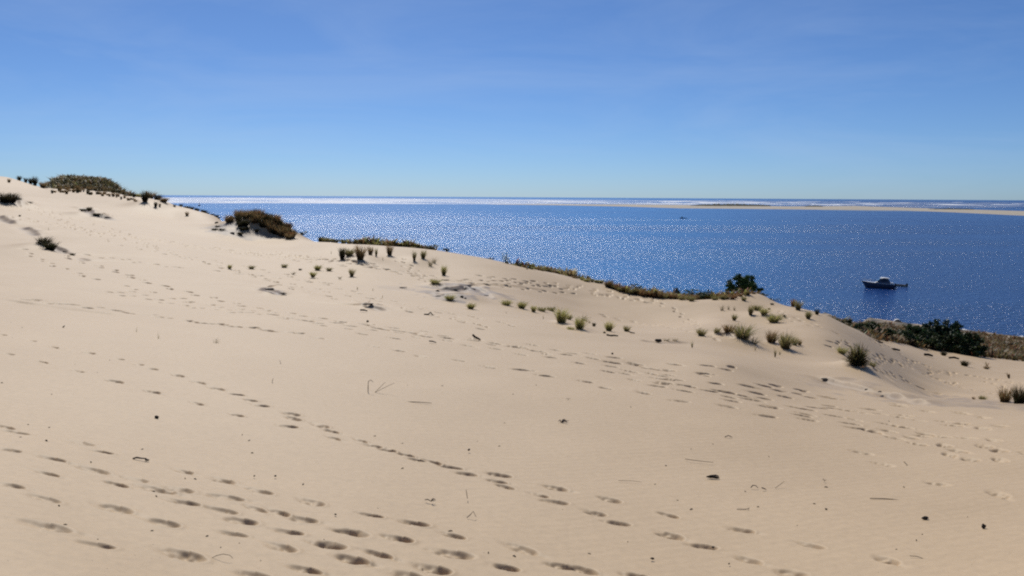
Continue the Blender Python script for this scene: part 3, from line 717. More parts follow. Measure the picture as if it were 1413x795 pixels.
# (px, base py, height px, width px, style, label or None, group)
T = [
 (482, 353, 13, 16, 'olive', 'lower olive tuft between the dark pointed tuft and the tall straw-topped one', None),
 (472, 357, 18, 11, 'dark', 'dark pointed grass tuft at the left end of the ridge-top row', None),
 (497, 358, 23, 17, 'brown', 'tallest straw-topped marram tuft in the clump on the ridge', None),
 (511, 352, 14, 9, 'brown', 'brown tuft just right of the tallest straw-topped clump', None),
 (519, 354, 14, 4, 'olive', 'thin upright grass stalks right of the ridge clump', None),
 (537.5, 352.5, 18, 10, 'brown', 'brown narrow tuft standing alone mid-ridge below the green scrub', None),
 (571.6, 359.5, 17, 6, 'olive', 'narrow upright tuft, left of the pair under the ridge shrubs', None),
 (583.7, 356.7, 14, 9, 'olive', 'leaning tuft, right of the pair under the ridge shrubs', None),
 (594, 367, 13, 9, 'pale', 'pale see-through grass plant below the pair of ridge tufts', None),
 (599, 363, 12, 7, 'pale', 'small pale stalks touching the see-through grass plant', None),
 (612, 380, 18, 9, 'green', 'slender curved green tuft alone above the grey crust', None),
 (600, 392, 10, 16, 'green', 'wide low green tuft at the upper left of the grey crust', None),
 (620.5, 414, 10.5, 16, 'green', 'round green cushion tuft in front of the grey crust', None),
 (649.5, 425.5, 10.5, 13, 'green', 'small bright green tuft below and right of the grey crust', None),
 (485.3, 381, 13, 9, 'olive', 'dark-based tuft, rightmost of the scattered small tufts on the open slope', None),
 (454, 373.7, 6.5, 9, 'olive', 'tiny tuft with a small shadow right of the pair of open-slope tufts', None),
 (438, 373, 10, 10, 'green', 'upper tuft of the pair on the open slope', None),
 (431.7, 381.8, 9.5, 10, 'green', 'lower round green tuft of the pair on the open slope', None),
 (392, 369.4, 7, 9, 'olive', 'lone small tuft left of the pair on the open slope', None),
 (404.5, 378, 5, 7, 'pale', 'faint flattened tuft below the lone small tuft', None),
 (414, 373, 3.5, 5, 'dark', 'dark speck of grass between two small tufts', None),
 (347, 371, 6.5, 9, 'olive', 'low spreading tuft under the dark grassy knoll', None),
 (316.7, 371, 8, 6, 'green', 'leftmost small upright tuft on the open slope', None),
 (469, 384, 4.5, 7, 'pale', 'very faint pale tuft left of the dark-based tuft', None),
 (698.5, 421.6, 11.5, 15, 'green', 'spiky fan-shaped green tuft at the left end of the middle row', None),
 (720, 426, 14.5, 13, 'green', 'green tuft with dark foot, second in the middle row', None),
 (736, 430.4, 12.5, 9, 'green', 'narrow green tuft just left of the low hedge of grass', None),
 (747, 430.4, 9.5, 14, 'olive', 'left half of the low hedge of grass', None),
 (759, 430.4, 9.5, 16, 'olive', 'right half of the low hedge of grass beside the biggest tuft', None),
 (774, 447, 30, 20, 'green', 'biggest bright green tuft in the middle of the slope', None),
 (785, 441, 10, 10, 'olive', 'small tuft tucked behind the biggest green tuft', None),
 (799, 455, 24, 17, 'green', 'second biggest green tuft with wispy stalks on top', None),
 (787, 456, 8.5, 11, 'green', 'low pale green tuft at the foot of the second biggest tuft', None),
 (806, 444, 14, 13, 'pale', 'pale tuft rising behind the second biggest tuft', None),
 (813, 446.5, 8, 4, 'pale', 'short stalk right of the pale tuft', None),
 (819.5, 450.5, 7.5, 6, 'dark', 'little dark tuft with a shadow right of the pale tuft', None),
 (840, 457, 19, 13, 'green', 'lone oval yellow-green tuft right of the middle row', None),
 (833.7, 460.6, 5, 4, 'dark', 'tiny dark sprout at the foot of the oval tuft', None),
 (864.5, 458, 12, 10, 'olive', 'last small tuft of the middle row with a dark shadow', None),
 (919, 470, 6, 12, 'pale', 'sparse low pale grass on the flat lip', None),
 (931, 470, 5, 12, 'pale', 'thinner continuation of the pale grass on the lip', None),
 (967.5, 464, 14, 15, 'olive', 'olive tuft at the left end of the right-hand row', None),
 (955, 478.6, 13, 8, 'sprig', 'forked bare sprig in front of the right-hand row', None),
 (989, 462, 13, 10, 'olive', 'small tuft left of the big bushy pair', None),
 (1005, 461, 16, 19, 'brown', 'brown half of the big bushy grass pair', None),
 (1024, 468, 25, 28, 'olive', 'bushy olive half of the big grass pair, largest on the right', None),
 (1038, 475, 16, 20, 'pale', 'straw coloured tuft trailing right of the bushy pair', None),
 (1042, 483, 8, 4, 'sprig', 'tiny upright sprig below the trailing straw tuft', None),
 (1064, 473.6, 20, 18, 'brown', 'reddish brown tuft left of the tall spiky one', None),
 (1083, 481.5, 26, 22, 'olive', 'tall spiky tuft with dark foot on the small hump', None),
 (1096, 477, 15, 11, 'olive', 'tuft leaning against the right of the tall spiky one', None),
 (1103, 477, 10, 6, 'brown', 'small end tuft of the right-hand row', None),
 (1069.5, 491.7, 17, 8, 'sprig', 'leafy upright sprig in front of the reddish brown tuft', None),
 (1076, 490, 9, 5, 'sprig', 'short thin sprig beside the leafy one', None),
 (1013, 442, 11, 8, 'olive', 'dark-footed tuft on the slope above the bushy pair', None),
 (996, 428, 11, 7, 'pale', 'left one of three thin stalks under the rust coloured scrub', None),
 (1005, 427, 9, 4, 'pale', 'middle one of three thin stalks under the rust coloured scrub', None),
 (1013, 428, 9, 4, 'pale', 'right one of three thin stalks under the rust coloured scrub', None),
 (1035.5, 434, 15, 9, 'olive', 'hanging tuft at the left of the curved line on the hillock', None),
 (1044.5, 428, 9, 15, 'olive', 'second tuft of the curved line on the hillock', None),
 (1054, 434, 12, 13, 'green', 'third tuft of the curved line on the hillock', None),
 (1067, 445, 15, 19, 'green', 'widest grassy clump at the lower end of the curved line', None),
 (1076, 441, 10, 9, 'pale', 'pale blades spilling right of the widest clump', None),
 (1026, 415, 8, 8, 'olive', 'dark little tuft at the left shoulder of the hillock', None),
 (1094, 422, 13, 8, 'rust', 'reddish tuft on the skyline of the hillock', None),
 (1101, 428, 17, 11, 'olive', 'tall dark tuft next to the reddish skyline tuft', None),
 (1115, 440, 14, 9, 'olive', 'drooping tuft just below the skyline right of the hillock', None),
 (1127, 434, 9, 7, 'dark', 'dark tuft on the skyline before the sand drops away', None),
 (1065, 421, 4, 5, 'dark', 'tiny dark tuft high on the bare hillock', None),
 (1082, 437, 4, 5, 'dark', 'tiny dark tuft right of the widest clump', None),
 (1061, 427, 3, 4, 'dark', 'dark speck of grass in the middle of the hillock', None),
 (1161.5, 489, 14, 14, 'green', 'yellow-green grass against the left of the round dark cushion', None),
 (1203.6, 507, 10, 9, 'olive', 'small tuft right of the round dark cushion', None),
 (1160.6, 471.5, 6, 3, 'sprig', 'left of two tiny sprigs above the round cushion', None),
 (1166, 472, 5.5, 3, 'sprig', 'right of two tiny sprigs above the round cushion', None),
 (1386, 556, 22, 18, 'brown', 'brown tuft of the pair at the right edge', None),
 (1406, 558, 26, 22, 'dark', 'taller dark tuft of the pair at the right edge', None),
 (1343, 552.5, 6, 4, 'brown', 'tiny tuft left of the right-edge pair', None),
 (1355, 552.5, 8, 9, 'olive', 'low olive tuft just left of the right-edge pair', None),
 (1330.5, 505, 8, 12, 'dark', 'small dark bush alone on the sand below the big shrubs', None),
 (1302, 490.5, 6, 9, 'dark', 'dark low plant at the edge of the big shrubs', None),
 (1361, 509, 4, 8, 'brown', 'flat brown plant on the far sand', None),
 (298, 477, 17, 6, 'pale', 'lone curved dry grass stalks on the near slope', None),
 (219, 471.5, 15, 6, 'sprig', 'faint forked sprig left of the curved dry stalks', None),
 (188.5, 461, 14, 3, 'sprig', 'very thin single stalk, leftmost on the near slope', None),
 (493, 399, 5, 5, 'sprig', 'left of three minute sprouts on bare sand', None),
 (514.6, 400.6, 6, 3, 'sprig', 'middle one of three minute sprouts on bare sand', None),
 (527.8, 410.5, 6, 3, 'sprig', 'lowest of three minute sprouts on bare sand', None),
 (749.5, 440, 7, 3, 'sprig', 'tiny stalk below the low hedge of grass', None),
 (698.5, 432, 4, 3, 'sprig', 'tiny stalk below the fan-shaped tuft', None),
 (457, 350, 6, 3, 'sprig', 'tiny stalk left of the dark pointed tuft', None),
 (528, 359, 6, 3, 'sprig', 'tiny stalk right of the ridge clump', None),
 (727, 373, 4, 3, 'dark', 'dark dot of grass below the ridge scrub', None),
 # left side
 (48, 256, 13, 7, 'dark', 'tall dark tuft on the left skyline', None),
 (42, 249, 9, 6, 'dark', 'shorter tuft beside the tall left skyline tuft', None),
 (35, 246, 7, 5, 'dark', 'small tuft second from the left on the far crest', None),
 (26, 244, 7, 6, 'dark', 'small tuft, leftmost on the far crest', None),
 (12.5, 252, 5.5, 4, 'brown', 'solitary tiny tuft on the leftmost pale sand', None),
 (59, 259.5, 9, 8, 'brown', 'brown tuft at the foot of the far dark knoll', None),
 (68, 259, 6, 13, 'olive', 'wide olive tuft at the foot of the far dark knoll', None),
 (200, 279, 17, 11, 'dark', 'tall dark tuft on the grassy rise before the sea', None),
 (207, 273, 11, 14, 'brown', 'brown tuft behind the tall dark one on the rise', None),
 (217, 275, 9, 12, 'dark', 'dark tuft near the seaward end of the rise', None),
 (226, 279, 7, 12, 'brown', 'low brown tuft at the seaward tip of the rise', None),
 (192, 271, 6, 10, 'green', 'yellow-green patch left of the tall dark tuft', None),
 (214.7, 286, 9, 5, 'dark', 'isolated dark tuft on sand under the rise', None),
 (220.5, 285, 5, 3, 'brown', 'small stalk right of the isolated dark tuft', None),
 (240.8, 285.5, 4, 4, 'dark', 'dark sprout where the sand meets the sea on the left', None),
 (258, 298.5, 7.5, 5, 'brown', 'little brown tuft in the shaded dip by the left shore', None),
 (123, 291, 6, 7, 'dark', 'small tuft sprouting from the low sand hump', None),
 (115, 291, 3.5, 12, 'dark', 'flat dark grass on the left of the low sand hump', None),
 (133, 297, 3.5, 14, 'dark', 'flat dark grass on the right flank of the low sand hump', None),
 (60, 338, 12, 18, 'dark', 'dark tangled grass on the left slope, upper half', None),
 (70, 345, 13, 18, 'dark', 'dark tangled grass on the left slope, lower half', None),
 (6, 279, 13, 18, 'dark', 'dark clump cut by the left edge', None),
 (17, 279, 13, 14, 'dark', 'dark clump just right of the left-edge clump', None),
 (27, 277.5, 5, 6, 'dark', 'dark small tuft trailing right of the left-edge clumps', None),
 (40, 281.5, 4, 7, 'dark', 'flat dark tuft farther right of the left-edge clumps', None),
 (51, 336.5, 3, 4, 'dark', 'speck of grass above the dark tangled grass', None),
 (100, 352.5, 4, 7, 'dark', 'small dark tuft at the end of the sand lip', None),
 (27, 298, 2, 3, 'dark', 'dark dot of grass on the left slope', None),
 (67, 318, 5, 2, 'sprig', 'single thin stalk above the tangled grass', None),
]
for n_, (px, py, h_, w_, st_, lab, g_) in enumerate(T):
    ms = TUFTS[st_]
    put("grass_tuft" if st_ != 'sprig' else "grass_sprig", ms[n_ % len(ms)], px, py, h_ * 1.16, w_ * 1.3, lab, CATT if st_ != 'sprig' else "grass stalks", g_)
put("grass_cushion", TUFTS['dome'][0], 1183, 504.5, 36, 36, 'large round dark grass cushion on the edge of the right shoulder', 'grass cushion')

# runs of tufts nobody could tell apart
def run(spec, style, label, group, h0, h1, w0, w1):
    for k, (px, py) in enumerate(spec):
        st_ = style[prng.randrange(len(style))]
        put("grass_tuft", TUFTS[st_][k % 3], px, py, prng.uniform(h0, h1), prng.uniform(w0, w1), label, CATT, group)
def along(pts, n, jx=1.5, jy=.8, seed=0):
    rs = random.Random(seed); L_ = []
    for k in range(n):
        t = (k + rs.uniform(.1, .9)) / n * (len(pts) - 1); i = min(int(t), len(pts) - 2); u = t - i
        L_.append((pts[i][0] + (pts[i + 1][0] - pts[i][0]) * u + rs.uniform(-jx, jx), pts[i][1] + (pts[i + 1][1] - pts[i][1]) * u + rs.uniform(-jy, jy)))
    return L_
run(along([(70, 266), (110, 266.5), (150, 270.5), (190, 279)], 30, 1.5, 1.8, 1), ['brown', 'dark', 'brown'], 'small dark tuft in the long planted-looking row on the far left crest', 'grass tufts along the far left crest', 3.5, 9, 3.5, 7)
run(along([(72, 262), (110, 262), (150, 265), (185, 272)], 14, 2, 1, 2), ['dark', 'brown'], 'dark tuft in the back rank of the far left crest row', 'back rank of grass tufts on the far left crest', 5, 8, 6, 10)
run(along([(248, 285), (262, 287), (276, 291), (290, 295), (303, 300)], 12, 1, .5, 3), ['dark'], 'dark low tuft on the sand edge between the rise and the grassy knoll', 'low tufts on the left sea edge', 3, 5.5, 6, 10)
# grass thatch on the knoll
run(along([(318, 309), (335, 300), (352, 297)], 11, 4, 4, 4) + along([(325, 312), (350, 307), (372, 310)], 8, 4, 3, 5), ['dark', 'brown', 'brown'], 'dark marram tuft on the left half of the grassy knoll', 'dark tufts on the grassy knoll', 10, 16, 12, 18)
run(along([(356, 300), (378, 306), (398, 318)], 14, 4, 3, 6) + along([(380, 320), (394, 326), (405, 330)], 9, 4, 2, 7) + along([(360, 312), (375, 318), (392, 326)], 8, 3, 3, 14), ['rust', 'brown', 'dark', 'brown'], 'rust brown marram tuft on the right flank of the grassy knoll', 'rust brown tufts on the grassy knoll', 10, 17, 11, 17)
run([(347, 296), (352, 295), (357, 298)], ['dark'], 'taller stalks standing out on top of the grassy knoll', 'tall stalks on the grassy knoll', 14, 18, 6, 8)
run([(300, 314), (296, 318), (306, 318), (331, 324), (354, 320), (340, 317), (334, 318)], ['dark'], 'scrap of dark roots and grass on the bare foot of the knoll', 'dark scraps at the knoll foot', 4, 7, 9, 13)
# the crest between knoll and tree
run(along([(440, 330), (452, 331), (466, 333.5)], 9, 1, .6, 8), ['dark', 'olive'], 'dark tuft on the crest right of the grassy knoll', 'dark tufts on the crest right of the knoll', 7, 11, 9, 13)
run(along([(488, 335), (520, 337.5), (560, 341), (588, 344)], 15, 1, .6, 9), ['olive', 'green', 'brown'], 'short olive tuft in the fringe behind the ridge-top clumps', 'grass fringe behind the ridge clumps', 4.5, 8, 6, 10)
run(along([(706, 366), (735, 372), (770, 377.5), (808, 388), (832, 391)], 22, 1, .6, 10), ['olive', 'green', 'brown'], 'short green-brown tuft in the fringe of the falling crest', 'grass fringe on the falling crest', 5, 8, 8, 12)
run(along([(836, 394), (860, 403), (885, 408), (912, 413)], 20, 1.5, 1, 11), ['rust', 'brown', 'olive'], 'rust and olive tuft in the thick border above the smooth hollow', 'thick rusty border of tufts', 9, 14, 11, 16)
run(along([(914, 411.5), (940, 413), (955, 415), (985, 413), (1012, 413)], 20, 1.5, 1.2, 12), ['rust', 'brown', 'rust', 'olive'], 'rust red tuft in the border in front of the green shrubs', 'rust red border before the green shrubs', 8, 12, 12, 17)
run(along([(1012, 411), (1030, 407), (1046, 405)], 8, 1, .8, 13), ['rust', 'brown'], 'rust coloured tuft under the round pine', 'rust coloured tufts under the pine', 5, 8, 8, 12)

# low shrubs on the crest
S = [
 (417, 323, 6, 15, 'dgreen', 'low dark green shrub right beside the grassy knoll'),
 (475, 336, 6.5, 24, 'dgreen', 'flat dark shrub above the dark pointed tuft'),
 (496, 334.5, 4, 18, 'dgreen', 'flat green shrub behind the straw-topped clump'),
 (593, 345, 8, 24, 'dgreen', 'wide deep green shrub on the ridge skyline'),
 (617, 346, 6.5, 14, 'dgreen', 'small deep green shrub, last on the ridge before bare sand'),
 (678, 358, 4, 13, 'heath', 'small brown scrub left of the green plant on the crest'),
 (734, 373, 9, 9, 'green', 'compact round green shrub on the falling crest'),
 (803, 386, 6, 16, 'dgreen', 'flat dark green shrub halfway along the falling crest'),
 (876.5, 403, 13, 20, 'green', 'green shrub above the thick rusty border'),
 (893, 406, 10, 16, 'dgreen', 'smaller green shrub right of the one above the rusty border'),
 (936, 411, 19, 12, 'dgreen', 'pointed green shrub at the left of the skyline group'),
 (955, 411, 16, 36, 'green', 'broad domed green shrub in the skyline group'),
 (972, 411, 14, 16, 'dgreen', 'peaked green shrub at the right of the skyline group'),
 (1055, 408, 6, 18, 'dgreen', 'dark scrub on the seaward shoulder of the hillock'),
 (1068, 411, 5, 14, 'dgreen', 'thin dark scrub farther down the hillock shoulder'),
]
for n_, (px, py, h_, w_, st_, lab) in enumerate(S):
    x, y, d_ = locate(px, py)
    put("low_shrub", SHRUBS[st_][n_ % 3], px, py, h_ * 1.5, w_ * 1.25, lab, "shrub", d=d_ + .1)

# green leafy plant standing alone on the crest
A_ = Acc(); rs = random.Random(8)
for (sx, hh, ln) in ((-.30, .95, -.05), (.12, 1.0, .05), (.0, .7, .02), (.32, .55, .1), (.2, .8, .0)):
    base = Vector((sx * .5, 0, -.03)); top = Vector((sx + ln, rs.uniform(-.1, .1), hh))
    A_.tube([base, (base + top) / 2, top], [.025, .018, .008], (.05, .07, .03), 5)
    for k in range(26):
        t = .25 + .75 * k / 25; p = base.lerp(top, t); a = rs.uniform(0, 6.28)
        o_ = Vector((math.cos(a), math.sin(a), .25)) * rs.uniform(.06, .12)
        A_.leaf(p + o_, o_ * .8, Vector((-o_.y, o_.x, .03)) * .9, (.04 + .05 * rs.random(), .10 + .08 * rs.random(), .05 + .05 * rs.random()))
put("leafy_plant", A_.mesh("leafy_plant", LEAF), 697, 364, 16, 12, 'upright leafy green plant alone on the bare crest against the sea', 'plant')

# ------------------------------------------------------------------ the pine on the skyline
x, y, d_ = locate(1020, 409); d_ = 62.0
a_, s_ = ray(1024, 400); x, y = d_ * math.sin(R(a_)), d_ * math.cos(R(a_)); zb = gz(x, y)
ztop = EYE + ray(1024, 379)[1] * d_; zmid = EYE + ray(1024, 408)[1] * d_
kx = d_ / F; cz = ztop - 15 * kx
tree = bpy.data.objects.new("pine_tree", None); coll.objects.link(tree); tree.location = (x, y, zb)
tag(tree, "dark green bushy pine with a flat rounded crown standing out against the sea", "tree")
hT = ztop - zb
lob = [(-.2, 0, hT - 13 * kx, 15 * kx, 15 * kx, 10 * kx), (.55, .1, hT - 14 * kx, 13 * kx, 12 * kx, 8.5 * kx), (.15, -.2, hT - 9 * kx, 12 * kx, 11 * kx, 8 * kx),
       (-.95, 0, hT - 16 * kx, 5 * kx, 6 * kx, 6 * kx), (1.05, 0, hT - 20 * kx, 7 * kx, 7 * kx, 4 * kx), (-.6, .3, hT - 21 * kx, 9 * kx, 8 * kx, 5 * kx), (.2, .4, hT - 21 * kx, 12 * kx, 9 * kx, 5 * kx), (-.1, 0, hT - 4 * kx, 6 * kx, 6 * kx, 4 * kx)]
A_ = leafy(Acc(), lob, 26000, .055, [(.024, .065, .022), (.035, .085, .03), (.05, .10, .03)], 77)
cr_ = link("crown", A_.mesh("crown", LEAF), None, tree)
A_ = Acc(); rs = random.Random(5)
A_.tube([Vector((0, 0, -.3)), Vector((.05, .02, hT * .35)), Vector((-.04, 0, hT * .62)), Vector((.02, 0, hT * .9))], [.11, .09, .06, .02], (.05, .035, .025), 8)
for l in lob:
    c = Vector(l[:3]); b0 = Vector((0, 0, hT * rs.uniform(.25, .55)))
    A_.tube([b0, b0.lerp(c, .5) + Vector((0, 0, -.08)), c], [.05, .035, .012], (.05, .035, .025), 6)
link("trunk", A_.mesh("trunk", LEAF), None, tree)

# ------------------------------------------------------------------ big shrubs by the foreshore
def big_shrub(px, py, hpx, wpx, d, label, cols, seed, n=7000, tops=5, shape=None, size=.11):
    a_, s_ = ray(px, py); x, y = d * math.sin(R(a_)), d * math.cos(R(a_)); z = gz(x, y)
    k = d / F; hh = EYE + ray(px, py - hpx)[1] * d - z; ww = wpx * k
    root = bpy.data.objects.new("shrub", None); coll.objects.link(root); root.location = (x, y, z)
    tag(root, label, "shrub")
    rs = random.Random(seed); lob = []
    for t in range(tops):
        u = (t + .5) / tops * 2 - 1; hf = (1 - .55 * abs(u) ** 2.2) * rs.uniform(.82, 1.05) if shape is None else shape[t]
        lob.append((u * ww * .40, rs.uniform(-.1, .25) * ww, hh * hf * .5, ww / tops * .85, ww * .26, hh * hf * .46))
        lob.append((u * ww * .38, rs.uniform(-.25, .1) * ww, hh * hf * .26, ww / tops * .95, ww * .26, hh * hf * .28))
    link("foliage", leafy(Acc(), lob, n, size, cols, seed).mesh("foliage", LEAF), None, root)
    A_ = Acc()
    for l in lob[::2]:
        c = Vector(l[:3]); A_.tube([Vector((c.x * .4, c.y * .4, -.3)), Vector((c.x * .7, c.y * .6, c.z * .5)), c + Vector((0, 0, l[5] * .4))], [.07, .05, .015], (.05, .04, .03), 5)
    link("stem", A_.mesh("stem", LEAF), None, root)
big_shrub(1163, 450, 15, 60, 60, 'long low green shrub where the bare crest meets the foreshore', DGREENS, 31, 8000)
big_shrub(1200, 463, 17, 56, 64, 'low green shrub between the long crest shrub and the great dark bush', DGREENS, 32, 8000)
big_shrub(1240, 477, 22, 62, 74, 'dark shrub forming the low left end of the big thicket', DGREENS, 33, 12000)
big_shrub(1272, 486, 38, 62, 78, 'mid-height dark shrub in the thicket left of its tallest bush', DGREENS, 34, 15000)
big_shrub(1299, 490, 51, 52, 81, 'tallest bush of the thicket with a bluish green pointed top', BLUISH + DGREENS, 35, 17000, 4, [.85, 1.0, .95, .9])
big_shrub(1330, 496, 41, 56, 79, 'great rounded almost black bush at the right end of the thicket', DGREENS, 36, 18000)

# ------------------------------------------------------------------ ground cover that cannot be counted
def cover(name, pts_fn, n, seed, label, cat, pal, hgt, wid):
    A_ = Acc(); rs = random.Random(seed); k = 0
    for _ in range(n):
        p = pts_fn(rs)
        if p is None: continue
        x, y, z = p; s_ = rs.uniform(.5, 1.2) * (1.6 if rs.random() < .12 else 1)
        for b in range(7):
            a = rs.uniform(0, 6.28); c0, c1 = PAL[pal[rs.randrange(len(pal))]][rs.randrange(3)]; q = rs.uniform(.7, 1.2)
            o_ = Vector((math.cos(a), math.sin(a), 0))
            p0 = Vector((x, y, z - .03)) + o_ * rs.uniform(0, .12) * s_
            A_.strip([p0, p0 + o_ * wid * .4 * s_ + Vector((0, 0, hgt * s_ * .6)), p0 + o_ * wid * s_ + Vector((0, 0, hgt * s_ * rs.uniform(.6, 1)))], [.09 * s_, .07 * s_, .01], Vector((-o_.y, o_.x, 0)), [v * q for v in c0], [v * q for v in c1])
    o = link(name, A_.mesh(name, BLADE))
    return tag(o, label, cat, kind="stuff")
vegv = VEG.reshape(NR, NC)
def veg_at(x, y):
    d = math.hypot(x, y); a = math.degrees(math.atan2(x, y))
    i = int(np.searchsorted(rows, d)); j = int(np.searchsorted(colsA, a))
    return vegv[min(i, NR - 1), min(j, NC - 1)]
def gz_fast(x, y):
    d = math.hypot(x, y); a = math.degrees(math.atan2(x, y))
    i = int(np.searchsorted(rows, d)); j = int(np.searchsorted(colsA, a))
    return float(Z[min(i, NR - 1) * NC + min(j, NC - 1)])
def p_fore(rs):
    a = rs.uniform(17.5, 36); d = rs.uniform(46, 168)
    x, y = d * math.sin(R(a)), d * math.cos(R(a))
    z = gz_fast(x, y)
    if z < .08 or rs.random() > veg_at(x, y) + .001: return None
    return x, y, z
def p_crest(rs):
    L_ = CREST[rs.randrange(len(CREST))]; t = rs.random() * (len(L_) - 1); i = int(t); u = t - i
    x = L_[i][0] + (L_[i + 1][0] - L_[i][0]) * u + rs.gauss(0, .35); y = L_[i][1] + (L_[i + 1][1] - L_[i][1]) * u + abs(rs.gauss(0, 1.2))
    if vnoise(np.array([x / 2.1]), np.array([y / 1.3]), 51)[0] < rs.uniform(-.05, .14): return None
    return x, y, gz(x, y)
CREST = [line_pts(q_, 4) for q_ in ([(488, 335.5), (540, 339.5), (590, 344)], [(706, 366), (735, 372), (770, 377.5), (808, 388), (836, 393)], [(836, 394), (860, 402), (885, 407), (912, 412)], [(914, 411), (940, 412.5), (985, 413), (1020, 410)], [(914, 411), (940, 412.5), (985, 413), (1020, 409)])]
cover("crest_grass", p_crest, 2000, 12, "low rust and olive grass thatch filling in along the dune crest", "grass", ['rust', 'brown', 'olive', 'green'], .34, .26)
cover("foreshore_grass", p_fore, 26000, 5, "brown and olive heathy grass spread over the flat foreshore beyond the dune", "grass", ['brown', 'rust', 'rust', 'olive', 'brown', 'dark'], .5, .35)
def p_knoll(rs):
    a = rs.uniform(-34, -19.5); d = rs.uniform(112, 162)
    x, y = d * math.sin(R(a)), d * math.cos(R(a))
    if rs.random() > veg_at(x, y): return None
    return x, y, gz_fast(x, y)
cover("knoll_scrub", p_knoll, 11000, 6, "dark scrub covering the far knolls on the left skyline", "scrub", ['dark', 'dark', 'olive', 'brown'], .5, .6)

# ------------------------------------------------------------------ boats, bank, surf, litter
def paint(name, c, rough=.3, spec=.5): return simple(name, c, rough, .08, 3, spec)
HULLB = paint("navy hull", (.05, .06, .09)); DECKW = paint("white deck", (.72, .72, .70), .4); GLASSD = paint("dark boat glass", (.01, .013, .018), .08, .8)
METAL = simple("rail steel", (.5, .5, .5), .3, 0, 1, .5, 1.0); RUBBER = simple("grey rubber", (.05, .055, .06), .6); ENG = simple("engine cowl", (.02, .02, .022), .35)

def loft(name, secs, m, parent, cap=True):
    """secs: list of rings (same length) of Vectors"""
    n = len(secs[0]); v = [tuple(p) for s_ in secs for p in s_]; f = []
    for i in range(len(secs) - 1):
        for k in range(n): f.append((i * n + k, i * n + (k + 1) % n, (i + 1) * n + (k + 1) % n, (i + 1) * n + k))
    if cap: f.append(tuple(range(n))[::-1]); f.append(tuple((len(secs) - 1) * n + k for k in range(n)))
    me = bpy.data.meshes.new(name); me.from_pydata(v, [], f); me.update()
    bm = bmesh.new(); bm.from_mesh(me); bmesh.ops.recalc_face_normals(bm, faces=bm.faces); bm.to_mesh(me); bm.free()
    return link(name, me, m, parent)

def tube_obj(name, pts, r, m, parent, n=6):
    A_ = Acc(); A_.tube([Vector(p) for p in pts], [r] * len(pts), (1, 1, 1), n)
    me = bpy.data.meshes.new(name); me.from_pydata([tuple(v) for v in A_.v], [], A_.f); me.update()
    return link(name, me, m, parent)

def box(name, x0, x1, y0, y1, z0, z1, m, parent, bev=.02, taper=0):
    bm = bmesh.new(); bmesh.ops.create_cube(bm, size=1)
    for v_ in bm.verts:
        t = taper if v_.co.z > 0 else 0
        v_.co = Vector(((x0 + x1) / 2 + v_.co.x * (x1 - x0) * (1 - t), (y0 + y1) / 2 + v_.co.y * (y1 - y0) * (1 - t), (z0 + z1) / 2 + v_.co.z * (z1 - z0)))
    if bev: bmesh.ops.bevel(bm, geom=bm.edges[:], offset=bev, segments=2, affect='EDGES')
    me = bpy.data.meshes.new(name); bm.to_mesh(me); bm.free(); return link(name, me, m, parent)

def hull_secs(Ln, B, fb, sheer=.35, rake=.9, inner=0.0, z0=-.35):
    """bow at -x; rings go port-deck, chine, keel, chine, deck"""
    out = []
    for i in range(13):
        t = i / 12                                # 0 bow, 1 stern
        w_ = B / 2 * (1 - (1 - t) ** 2.4) ** .6 * (1 - .06 * t * t) + .02
        top = fb + sheer * (1 - t) ** 1.8
        xk = -Ln / 2 + rake * (1 - t) ** 3 * 1.0 + t * Ln; xd = -Ln / 2 + t * Ln
        out.append([Vector((xd, -w_, top)), Vector((xd * .5 + xk * .5, -w_ * .93, top * .45)), Vector((xk, -w_ * .72, z0 * .3)), Vector((xk, 0, z0 - .1 * t)), Vector((xk, w_ * .72, z0 * .3)), Vector((xd * .5 + xk * .5, w_ * .93, top * .45)), Vector((xd, w_, top))])
    return out

# anchored cabin cruiser
x, y, d_ = sea(1211, 397.5)
boat = bpy.data.objects.new("motor_boat", None); coll.objects.link(boat); boat.location = (x, y, 0); boat.scale = (1, 1, 1.12)
Lb = 39 / F * d_; boat.rotation_euler = (0, 0, -math.atan2(x, y) + R(4))
tag(boat, "dark hulled cabin cruiser with a pale roof, bow pointing left, anchored on the bay", "boat")
loft("hull", hull_secs(Lb, 3.0, 1.05, .55, 1.3), HULLB, boat)
dk = []
for s_ in hull_secs(Lb, 3.0, 1.05, .55, 1.3): dk.append([s_[0] + Vector((.03, .04, .012)), s_[0] + Vector((.03, .04, .09)), s_[6] + Vector((.03, -.04, .09)), s_[6] + Vector((.03, -.04, .012))])
loft("deck", dk[:12], DECKW, boat)
h = Lb / 2
cab = [[Vector((x_, -w_, z0)), Vector((x_ + sx, -w_ * .86, z1)), Vector((x_ + sx, w_ * .86, z1)), Vector((x_, w_, z0))] for x_, w_, z0, z1, sx in
       ((-h * .22, .95, 1.28, 1.34, .0), (-h * .05, 1.12, 1.25, 1.75, .1), (h * .14, 1.18, 1.2, 2.35, .15), (h * .42, 1.2, 1.15, 2.45, .1), (h * .60, 1.18, 1.12, 2.35, .0), (h * .72, 1.16, 1.12, 1.7, .0))]
cb = loft("cabin", cab, HULLB, boat)
loft("roof", [[Vector((x_, -w_, z)), Vector((x_, -w_ * .8, z + .11)), Vector((x_, w_ * .8, z + .11)), Vector((x_, w_, z))] for x_, w_, z in ((h * .12, .9, 2.42), (h * .3, 1.12, 2.53), (h * .5, 1.14, 2.5), (h * .68, 1.0, 2.36))], DECKW, boat)
